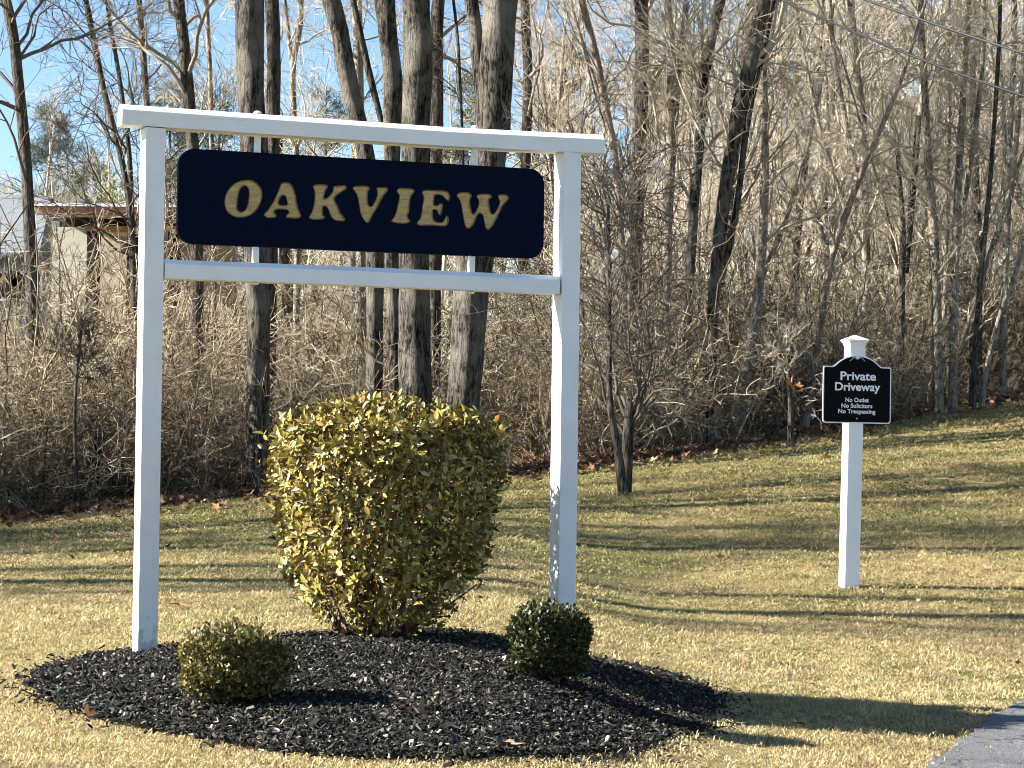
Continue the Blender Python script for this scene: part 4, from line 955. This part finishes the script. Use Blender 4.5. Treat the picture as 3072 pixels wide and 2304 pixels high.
# fallen log lying dark at the wood's edge on the right
a = ray_ground(2138 * Q, 852 * Q); b_ = ray_ground(2300 * Q, 850 * Q); mb = MB()
tt = np.linspace(0, 1, 14)[:, None]; P = a + (b_ - a) * tt + np.array([0, 0.5, 0.14]); trunk_geo(mb, P - a, np.linspace(0.22, 0.18, 14), 14, 0.14, 5, 0.0)
ring = mb.v[-1][:14]; mb.add(np.concatenate([ring, ring.mean(0, keepdims=True)]), [(k, (k + 1) % 14, 14) for k in range(14)])
o = build(mb, 'fallen_log', MAT['bark_b'], loc=a); tag(o, 'dark fallen log lying on the ground at the far right edge', 'log')

# ------------------------------------------------------------------ deeper wood: repeated bare trees
def generic_tree(seed, H, r0, n1, L1, lev, dens, sides=8, stems=1, t0=0.25, up=0.1, wig=0.035):
    rng = np.random.default_rng(seed); mt = MB(); mc = MB()
    for s_ in range(stems):
        h = H * rng.uniform(0.75, 1.0) if s_ else H; K = 14; p = [np.array([rng.normal(0, 0.12) * (stems > 1), rng.normal(0, 0.12) * (stems > 1), -0.15])]
        d = nrm(np.array([rng.normal(0, 0.10 + 0.10 * (stems > 1)), rng.normal(0, 0.10 + 0.10 * (stems > 1)), 1.0]))
        for k in range(K): d = nrm(d + rng.normal(0, wig, 3) + np.array([0, 0, 0.03])); p.append(p[-1] + d * h / K)
        p = np.array(p); r = np.linspace(r0, r0 * 0.12, K + 1) * (0.75 if s_ else 1)
        tubes(mt, p[None], r[None], sides)
        for (a, b_, sd) in branches(rng, p[None], r[None], n1, t0, 0.98, L1, lev, dens, 0.85, up): tubes(mc, a, b_, sd)
    return mt.mesh('trunk'), mc.mesh('crown')
GEN = [generic_tree(201, 13, 0.15, 20, 2.5, 4, 0.75), generic_tree(202, 11, 0.10, 20, 2.0, 4, 0.75, stems=2, t0=0.15), generic_tree(203, 14, 0.20, 18, 2.8, 4, 0.75),
       generic_tree(204, 9, 0.06, 14, 1.3, 4, 0.7, stems=4, t0=0.15, up=0.16), generic_tree(205, 8, 0.05, 14, 1.2, 4, 0.7, stems=5, t0=0.12, up=0.18), generic_tree(206, 12, 0.12, 20, 2.2, 4, 0.8, t0=0.15), generic_tree(207, 13, 0.21, 12, 2.6, 3, 0.7, t0=0.35, wig=0.05)]
for k, (a, b_) in enumerate(GEN):
    a.materials.append(MAT[('bark_b', 'bark_c', 'bark_a', 'bark_c', 'bark_c', 'bark_a', 'bark_a')[k]]); b_.materials.append(MAT[('twig', 'twig', 'twig', 'twig_pale', 'twig_pale', 'twig', 'twig')[k]])
def place_generic(kind, x, y, rz, sc_, name, label, group):
    r = empty(name, (x, y, float(ground(x, y))), rz); r.scale = (sc_, sc_, sc_); tag(r, label, 'tree', group)
    for me_, nm in zip(GEN[kind], ('trunk', 'crown')): link(bpy.data.objects.new(nm, me_), r)
    return r
rng = np.random.default_rng(31)
WOOD = 'bare trees deeper in the wood'
LAB = ['bare grey tree standing deeper in the wood behind the front trunks', 'pale many-stemmed sapling clump deeper in the wood right of the frame']
cnt = 0
for k in range(50):                             # right and centre: dense; left: open
    u = rng.uniform(-0.20, 0.25) if k < 26 else rng.uniform(0.02, 0.26)
    Z = rng.uniform(36, 58) if u < 0.02 else rng.uniform(33, 58)
    if u < -0.10 or (u < 0.04 and rng.uniform() < 0.7): continue
    sap = u > 0.03 and rng.uniform() < 0.55
    kind = int(rng.choice([3, 4])) if sap else int(rng.choice([0, 1, 2, 5]))
    place_generic(kind, u * Z, Z, rng.uniform(0, 6.28), rng.uniform(0.8, 1.15) * (1.15 if sap else 0.9), 'sapling_clump' if sap else 'bare_tree', LAB[1] if sap else LAB[0], 'sapling clumps deeper in the wood' if sap else WOOD)
# trees beside the lawn, left of the picture: their shadows cross the grass
for k, (x, y, kind, sc_) in enumerate(((-10.5, 13.8, 6, 1.0), (-15, 15.0, 0, 1.1), (-9.0, 17.0, 6, 0.95), (-12.5, 17.9, 1, 1.1), (-8.2, 20.3, 6, 1.0), (-13, 20.6, 0, 1.1), (-10, 22.2, 0, 0.95), (-16.5, 12.0, 5, 1.0), (-7.6, 18.6, 1, 0.75), (-18, 19.2, 2, 1.1), (-11.2, 15.4, 3, 1.0))):
    place_generic(kind, x, y, k * 1.7, sc_, 'bare_tree', 'bare tree left of the picture whose shadow streaks cross the lawn', 'bare trees shading the lawn from the left')

# far wood: reads as one mass
def merged(k, mat):
    bm = bmesh.new(); bm.from_mesh(GEN[k][0]); bm.from_mesh(GEN[k][1]); me = bpy.data.meshes.new('far_tree'); bm.to_mesh(me); bm.free(); me.materials.append(mat); return me
MAT['far'] = rand_mat('far_bare_wood', [(0, (0.39, 0.34, 0.245)), (0.5, (0.49, 0.43, 0.315)), (0.8, (0.41, 0.35, 0.26)), (1, (0.55, 0.49, 0.365))], 0.9, 0.1)
n = 260; u = rng.uniform(-0.26, 0.29, n); Z = np.where(u > 0.06, rng.uniform(60, 100, n), rng.uniform(85, 135, n)); x = u * Z; y = Z
u[:110] = rng.uniform(-0.27, -0.03, 110); Z[:110] = rng.uniform(64, 112, 110); x = u * Z; y = Z
sc_ = rng.uniform(0.7, 1.1, n) * np.where(u < -0.02, 0.88, 1.05)
o = scatter('far_wood', [merged(k, MAT['far']) for k in (0, 1, 3, 5)], np.stack([x, y, ground(x, y)], -1), np.stack([np.zeros(n), np.zeros(n), rng.uniform(0, 6.28, n)], -1), np.repeat(sc_[:, None], 3, 1), rng.integers(0, 4, n))
tag(o, 'brown mass of distant bare trees closing the view behind the wood', 'wood', kind='stuff')

# distant pines among the bare trees
MAT['needle'] = rand_mat('pine_needles', [(0, (0.035, 0.05, 0.022)), (0.6, (0.07, 0.085, 0.035)), (1, (0.11, 0.12, 0.05))], 0.7, 0.2, 'tint')
def pine(seed, H):
    rng = np.random.default_rng(seed); mt = MB(); mc = MB(); K = 10
    p = np.stack([np.cumsum(rng.normal(0, .05, K)), np.cumsum(rng.normal(0, .05, K)), np.linspace(-0.2, H, K)], -1); r = np.linspace(0.22, 0.02, K); tubes(mt, p[None], r[None], 8)
    P1, R1 = children(rng, p[None], r[None], 70, 0.25, 0.99, 1.35, 3.0, 6, 0.28, 0.10, 0.02, 0.85, rmin=0.01); tubes(mt, P1, R1, 4)
    P2, R2 = children(rng, P1, R1, 9, 0.25, 1.0, 0.7, 0.7, 3, 0.5, 0.15, 0.08, 0.3, rmin=0.006); tubes(mt, P2, R2, 3)
    n = 26; c = P2[:, 1:].reshape(-1, 3); c = np.repeat(c, n // 2, 0); m = len(c)
    d = nrm(rng.normal(0, 1, (m, 3)) + np.array([0, 0, .5])); s = nrm(np.cross(d, rng.normal(0, 1, (m, 3)))); L = rng.uniform(.10, .22, m)[:, None]; c = c + rng.normal(0, .08, (m, 3))
    mc.add(np.stack([c - s * .014, c + s * .014, c + d * L], 1).reshape(-1, 3), np.arange(m * 3).reshape(-1, 3), np.repeat(rng.uniform(0, 1, m), 3))
    return mt.mesh('trunk'), mc.mesh('crown', attr=True)
pm = [pine(301, 15), pine(302, 12)]
for a, b_ in pm: a.materials.append(MAT['bark_b']); b_.materials.append(MAT['needle'])
for k, (px, Z, sc_) in enumerate(((110, 92, .95), (165, 84, .9), (340, 88, .95), (395, 96, 1.0), (470, 90, .95), (615, 86, .9), (690, 98, 1.0), (960, 84, .9), (1010, 92, 1.0), (1180, 80, .95), (1225, 88, 1.0), (1420, 76, .95), (1690, 72, 1.0), (1930, 66, .95), (2080, 64, 1.0))):
    c = at(px * Q, 900 * Q, Z); r = empty('pine_tree', (c[0], c[1], float(ground(c[0], c[1]))), k * 1.3); r.scale = (sc_,) * 3
    tag(r, 'distant dark green pine half hidden behind the bare trunks', 'tree', 'distant pines behind the wood')
    for me_, nm in zip(pm[k % 2], ('trunk', 'crown')): link(bpy.data.objects.new(nm, me_), r)

# ------------------------------------------------------------------ thicket of bare canes (uncountable)
def shrub_mesh(seed, nc, Lc, arch, dens=1.0):
    rng = np.random.default_rng(seed); mb = MB(); K = 8
    az = rng.uniform(0, 6.28, nc); out_ = rng.uniform(0.05, 0.85, nc)
    p = np.stack([rng.normal(0, .3, nc), rng.normal(0, .3, nc), np.full(nc, -0.05)], -1); d = nrm(np.stack([np.cos(az) * out_, np.sin(az) * out_, np.ones(nc)], -1)); L = Lc * rng.uniform(.45, 1.2, nc); pts = [p]
    for k in range(1, K):
        d = nrm(d + rng.normal(0, .20, (nc, 3)) + np.array([0, 0, .04 - arch * k / K])); p = p + d * (L / (K - 1))[:, None]; pts.append(p)
    T = lambda n_: rng.beta(0.8, 0.8, n_)
    P = np.stack(pts, 1); R = rng.uniform(.006, .015, nc)[:, None] * np.linspace(1, .45, K)[None]; tubes(mb, P, R, 4, attr=T(nc))
    P2, R2 = children(rng, P, R, int(9 * dens), .12, 1, 1.05, .72, 5, .6, .33, .02, .35, rmin=.0045, taper=.55); tubes(mb, P2, R2, 3, attr=T(len(P2)))
    P3, R3 = children(rng, P2, R2, int(4 * dens), .15, 1, 1.0, .30, 3, .7, .3, .02, .2, rmin=.0035, taper=.6); tubes(mb, P3, R3, 3, attr=T(len(P3)))
    me = mb.mesh('shrub', attr=True); me.materials.append(MAT['brush']); return me
SHR = [shrub_mesh(400 + k, (15, 18, 12, 16, 19, 13)[k], (2.7, 2.3, 3.1, 2.1, 2.5, 3.4)[k], (.08, .2, .04, .28, .14, .02)[k]) for k in range(6)]
rng = np.random.default_rng(41); X, Y, Sc = [], [], []
for k in range(430):
    u = rng.uniform(-0.275, 0.295); e = float(np.interp(u, EDGE_U, EDGE[:, 1])); dz = 0.55 + rng.uniform(0, 1) ** 1.5 * 13
    if rng.uniform() > 0.25 + 0.75 * math.exp(-dz / 7): continue
    if -0.135 < u < 0.0 and dz < 3.2 and rng.uniform() < 0.9: continue
    if dz < 1.6 and (-0.197 < u < -0.175 or 0.090 < u < 0.106 or 0.118 < u < 0.130 or u > 0.203): continue
    Z = e + dz; hsc = rng.uniform(.75, 1.1) * (0.8 if dz < 1.2 else 1.0)
    X.append(u * Z); Y.append(Z); Sc.append(hsc)
for k in range(16): X.append(rng.uniform(-0.215, -0.12) * 33); Y.append(rng.uniform(30, 38)); Sc.append(rng.uniform(1.05, 1.3))
for k in range(11): X.append(rng.uniform(-9.5, -6.6)); Y.append(rng.uniform(18.2, 23)); Sc.append(rng.uniform(.8, 1.1))
X, Y, Sc = map(np.array, (X, Y, Sc)); n = len(X)
o = scatter('thicket', SHR, np.stack([X, Y, ground(X, Y) - .02], -1), np.stack([rng.normal(0, .08, n), rng.normal(0, .08, n), rng.uniform(0, 6.28, n)], -1), np.stack([Sc, Sc, Sc * rng.uniform(.9, 1.15, n)], -1), rng.integers(0, 6, n))
tag(o, 'tangled thicket of bare brown canes along the edge of the lawn', 'thicket', kind='stuff')

# ------------------------------------------------------------------ leaf litter under the thicket
def dead_leaf(seed, mat, lobed=True):
    r = np.random.default_rng(seed); m = 14; a = np.arange(m) * 2 * math.pi / m
    rad = (0.36 + 0.16 * np.cos(a * 5 + 0.6)) if lobed else (0.4 + 0.05 * np.cos(2 * a)); rad = rad * (1 + 0.25 * np.cos(a)) * r.uniform(.85, 1.1, m)
    x = rad * np.cos(a); y = rad * np.sin(a) * 0.72; z = r.uniform(.12, .4) * (y * 1.6) ** 2 + r.uniform(.1, .3) * x ** 2 + r.normal(0, .02, m)
    q = MB(); q.add(np.concatenate([np.stack([x, y, z], -1), [[0, 0, 0]]]), [(k, (k + 1) % m, m) for k in range(m)])
    t = np.linspace(0, 1, 4); q2 = np.stack([-0.3 - .35 * t, 0 * t, .05 * t + .02], -1); tubes(q, q2[None], np.full((1, 4), .012), 3)
    me = q.mesh('fallen_leaf'); me.materials.append(mat); return me
MAT['litter'] = rand_mat('leaf_litter', [(0, (0.075, 0.04, 0.025)), (0.4, (0.15, 0.08, 0.045)), (0.75, (0.25, 0.135, 0.075)), (1, (0.42, 0.28, 0.18))], 0.8, 0.15)
MAT['leaf_orange'] = rand_mat('fallen_leaf_orange', [(0, (0.42, 0.19, 0.07)), (1, (0.50, 0.25, 0.10))], 0.75, 0.15)
MAT['leaf_tan'] = rand_mat('fallen_leaf_tan', [(0, (0.40, 0.26, 0.16)), (0.5, (0.46, 0.31, 0.20)), (1, (0.34, 0.20, 0.11))], 0.75, 0.15)
LM = [dead_leaf(k, MAT['litter']) for k in range(5)]
rng = np.random.default_rng(51); n = 26000; u = rng.uniform(-.28, .27, n); e = np.interp(u, EDGE_U, EDGE[:, 1]); Z = e - 0.45 + np.abs(rng.normal(0, 1, n)) * 1.9 - (rng.uniform(0, 1, n) < .05) * rng.uniform(0, 2.5, n); x = u * Z
s = rng.uniform(.08, .16, n)
o = scatter('leaf_litter', LM, np.stack([x, Z, ground(x, Z) + rng.uniform(0, .07, n)], -1), np.stack([rng.normal(0, .5, n), rng.normal(0, .5, n), rng.uniform(0, 6.28, n)], -1), np.repeat(s[:, None], 3, 1), rng.integers(0, 5, n))
tag(o, 'brown fallen leaves heaped along the foot of the thicket', 'leaves', kind='stuff')
# single fallen leaves one can point at
LO = [dead_leaf(60 + k, MAT['leaf_orange']) for k in range(2)]; LT = [dead_leaf(70 + k, MAT['leaf_tan']) for k in range(3)]; LD = [dead_leaf(80 + k, MAT['litter']) for k in range(3)]
def drop(px, py, size, meshes, k, label, group=None):
    p = ray_ground(px * Q, py * Q)
    if poly_dist(BED, p[:1], p[1:2])[0] > 0: p = ray_plane_z(px * Q, py * Q, float(bed_h(p[0], p[1])[0]))
    p[2] = float(bed_h(p[0], p[1])[0]) + 0.012
    o = bpy.data.objects.new('fallen_leaf', meshes[k % len(meshes)]); o.location = Vector([float(c) for c in p]); o.rotation_euler = (0.35 * math.sin(k * 2.1), -0.25 + 0.4 * math.cos(k * 1.7), k * 2.4); o.scale = (size,) * 3
    link(o); tag(o, label, 'leaf', group); return o
drop(382, 1311, .15, LO, 0, 'orange-brown curled leaf on the grass behind the left boxwood')
drop(410, 1549, .12, LT, 1, 'tan lobed leaf on the front left of the mulch')
drop(912, 1546, .10, LT, 2, 'upright tan leaf in the middle of the mulch bed')
drop(1092, 1610, .11, LT, 0, 'pinkish tan leaf at the front edge of the mulch bed')
drop(945, 1438, .09, LT, 1, 'small pale leaf on the mulch right of the big shrub foot')
drop(190, 1550, .09, LT, 2, 'pale leaf caught in the grass at the bed front left')
drop(1680, 1436, .07, LD, 1, 'small dark leaf on the straw lawn between the two signs')
drop(1725, 1570, .12, LD, 0, 'dark curled leaf near the driveway corner at the bottom right')
drop(1752, 1482, .11, LT, 0, 'pale leaf lying inside the long sign shadow on the lawn')
drop(1555, 1207, .10, LD, 2, 'dark leaf standing up on the lawn right of the frame')
drop(1885, 1040, .14, LO, 1, 'reddish leaf on the lawn right of the small notice post')
drop(2055, 1035, .15, LD, 0, 'dark leaf clump far back on the lawn at the right')
drop(1540, 1066, .16, LT, 1, 'yellowish leaf on the far lawn right of the small forked tree')
drop(1785, 990, .18, LT, 2, 'pale leaf on the far lawn left of the notice post')
drop(1716, 836, .30, LO, 0, 'x') if False else None
GL = 'small dead leaves dotted over the lawn'; rng = np.random.default_rng(61)
for k in range(34):
    drop(rng.uniform(1270, 2200), rng.uniform(1010, 1460), rng.uniform(.05, .09), LD + LT, k, 'small dead leaf lying on the open lawn', GL)
for k in range(10):
    drop(rng.uniform(20, 560), rng.uniform(1130, 1290), rng.uniform(.06, .10), LD, k, 'small dead leaf lying on the open lawn', GL)
# a dead oak-leaf spray held by the stunted tree
ps = at(1713 * Q, 832 * Q, float(ray_ground(1708 * Q, 968 * Q)[1]) - 0.05); r = empty('dead_leaf_spray', ps); tag(r, 'bright orange spray of dead leaves clinging to the stunted little tree', 'leaves')
for k in range(6):
    o = bpy.data.objects.new('leaf', LO[k % 2]); o.location = (0.06 * math.cos(k * 1.9), 0.04 * math.sin(k * 2.3), 0.07 * math.sin(k * 1.4)); o.rotation_euler = (1.2 + k * .7, k * 1.1, k * 2.0); o.scale = (.13,) * 3; link(o, r)

# ------------------------------------------------------------------ overhead wires
def wire(pts, Z0, Z1, label):
    P = [at(a * Q, b_ * Q, Z0 + (Z1 - Z0) * i / (len(pts) - 1)) for i, (a, b_) in enumerate(pts)]; P = np.array(P)
    t = np.linspace(0, 1, len(P)); tt = np.linspace(0, 1, 40); co = [np.polyval(np.polyfit(t, P[:, k], 2), tt) for k in range(3)]
    q = MB(); tubes(q, np.stack(co, -1)[None], np.full((1, 40), .0105), 6); o = build(q, 'utility_wire', simple('black_cable', (.02, .02, .022), .6, .3, .1, 10)); tag(o, label, 'wire', 'overhead wires at the top right')
wire([(1560, -62), (1690, 0), (1785, 45), (1900, 95), (2020, 140), (2110, 168), (2212, 205), (2330, 246)], 21, 19, 'lower black overhead wire slanting down across the top right')
wire([(1760, -42), (1870, 0), (1945, 29), (2050, 62), (2130, 87), (2212, 114), (2330, 152)], 21, 19, 'upper black overhead wire nearest the top right corner')

# ------------------------------------------------------------------ buildings behind the left thicket
MAT['stucco'] = simple('cream_stucco', (.52, .50, .42), .9, .1, .08, 6); MAT['fascia'] = simple('brown_fascia', (.36, .19, .11), .8, .15, .2, 3, mapscale=(.3, 1, 6))
MAT['roof_white'] = simple('white_roof_edge', (.72, .72, .72), .6, .3, .05, 3); MAT['dark_in'] = simple('dark_parts_and_shade', (.03, .022, .02), .9, .1, .3, 2); MAT['grey_side'] = simple('pale_grey_siding', (.22, .245, .25), .85, .15, .1, 2, mapscale=(.2, .2, 8)); MAT['brick'] = simple('tan_board_wall', (.42, .36, .27), .9, .1, .25, 5)
Zb = 44.0; A = at(75 * Q, 470 * Q, Zb); pm_ = Q * Zb / FPX
gz0 = float(ground(A[0], A[1]))
bl = empty('flat_roof_building', (A[0], A[1], gz0), math.radians(-4)); tag(bl, 'low cream building with flat white-edged roof and brown fascia behind the left thicket', 'building')
def zz_(y): return (at(200 * Q, y * Q, Zb)[2] - gz0)
def xx_(x): return (x - 75) * pm_
wid = xx_(420)
box_part('roof', MAT['roof_white'], bl, -.05, wid, -.05, 7, zz_(447), zz_(441))
box_part('fascia', MAT['fascia'], bl, 0, wid, 0, .18, zz_(464), zz_(447) - .003)
box_part('soffit_shade_strip', MAT['dark_in'], bl, .35, wid, .9, 1.0, zz_(486), zz_(464) + .03)  # dark strip: shade under the roof edge put into its colour
box_part('wall', MAT['stucco'], bl, xx_(93), xx_(172), .75, .9, -.2, zz_(484))
box_part('beam', MAT['fascia'], bl, xx_(168), wid, .6, .75, zz_(494), zz_(482))
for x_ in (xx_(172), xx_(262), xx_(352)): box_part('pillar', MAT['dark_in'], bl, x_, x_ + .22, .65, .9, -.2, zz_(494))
box_part('wall', MAT['brick'], bl, xx_(205), wid, 2.2, 2.4, -.2, zz_(494))
box_part('back_wall', MAT['brick'], bl, xx_(93), wid, 4.5, 4.7, -.2, zz_(466))
box_part('wall', MAT['grey_side'], bl, xx_(76), xx_(93), 1.2, 1.4, -.2, zz_(466))
box_part('roof_vent', MAT['roof_white'], bl, xx_(356), xx_(392), 1.6, 2.6, zz_(436), zz_(402))
# grey house further left
Zh = 60.0; A = at(-60 * Q, 470 * Q, Zh); pmh = Q * Zh / FPX; gz1 = float(ground(A[0], A[1])); hs_ = empty('grey_house', (A[0], A[1], gz1)); tag(hs_, 'pale grey house partly hidden by the tree at the far left edge', 'building')
def zh(y): return at(20 * Q, y * Q, Zh)[2] - gz1
hw_ = (132) * pmh
box_part('wall', MAT['grey_side'], hs_, 0, hw_, 0, 7, -.3, zh(545))
q = MB(); V = [(-.2, -.35, zh(548)), (hw_ + .25, -.35, zh(548)), (hw_ - .25, 3.5, zh(392)), (-.2, 3.5, zh(392)), (-.2, 7.3, zh(548)), (hw_ + .25, 7.3, zh(548))]
V = V + [(a, b_, c - .12) for a, b_, c in V]
q.add(V, [(0, 1, 2, 3), (3, 2, 5, 4), (6, 9, 8, 7), (9, 10, 11, 8), (0, 6, 7, 1), (1, 7, 8, 2), (2, 8, 11, 5)]); build(q, 'roof', simple('pale_grey_shingle', (.17, .185, .19), .9, .1, .12, 3, mapscale=(1, 1, 6)), hs_, smooth=False)
for x_ in (.25, .62):
    w_ = box_part('window', MAT['roof_white'], hs_, hw_ * x_, hw_ * x_ + .9, -.03, .02, zh(650), zh(585)); box_part('pane', MAT['dark_in'], w_, hw_ * x_ + .06, hw_ * x_ + .84, -.036, -.031, zh(645), zh(590))
# yellow-green evergreen shrub beside the building
c = at(242 * Q, 430 * Q, 52); gz2 = float(ground(c[0], c[1])); r = empty('evergreen_shrub', (c[0], c[1], gz2)); tag(r, 'yellow-green evergreen standing behind the flat white-edged roof', 'shrub')
rng = np.random.default_rng(71); n = 9000; top_ = at(242 * Q, 385 * Q, 52)[2] - gz2; d = nrm(rng.normal(size=(n, 3))); p = d * rng.uniform(.5, 1.05, n)[:, None] * np.array([.75, .75, top_ * .5]) + np.array([0, 0, top_ * .52]); dx = nrm(d + rng.normal(0, .6, (n, 3))); s_ = nrm(np.cross(dx, rng.normal(size=(n, 3)))); q = MB()
q.add(np.stack([p - s_ * .02, p + s_ * .02, p + dx * .13], 1).reshape(-1, 3), np.arange(n * 3).reshape(-1, 3), np.repeat(rng.uniform(0, 1, n), 3)); tag(build(q, 'foliage', rand_mat('yellow_green_needles', [(0, (.14, .15, .04)), (1, (.30, .29, .08))], .7, .2, 'tint'), r, attr=True), kind='stuff')
q = MB(); tubes(q, np.array([[[0, 0, -.1], [0, 0, top_ * .9]]]), np.array([[.08, .03]]), 8); build(q, 'trunk', MAT['bark_b'], r)
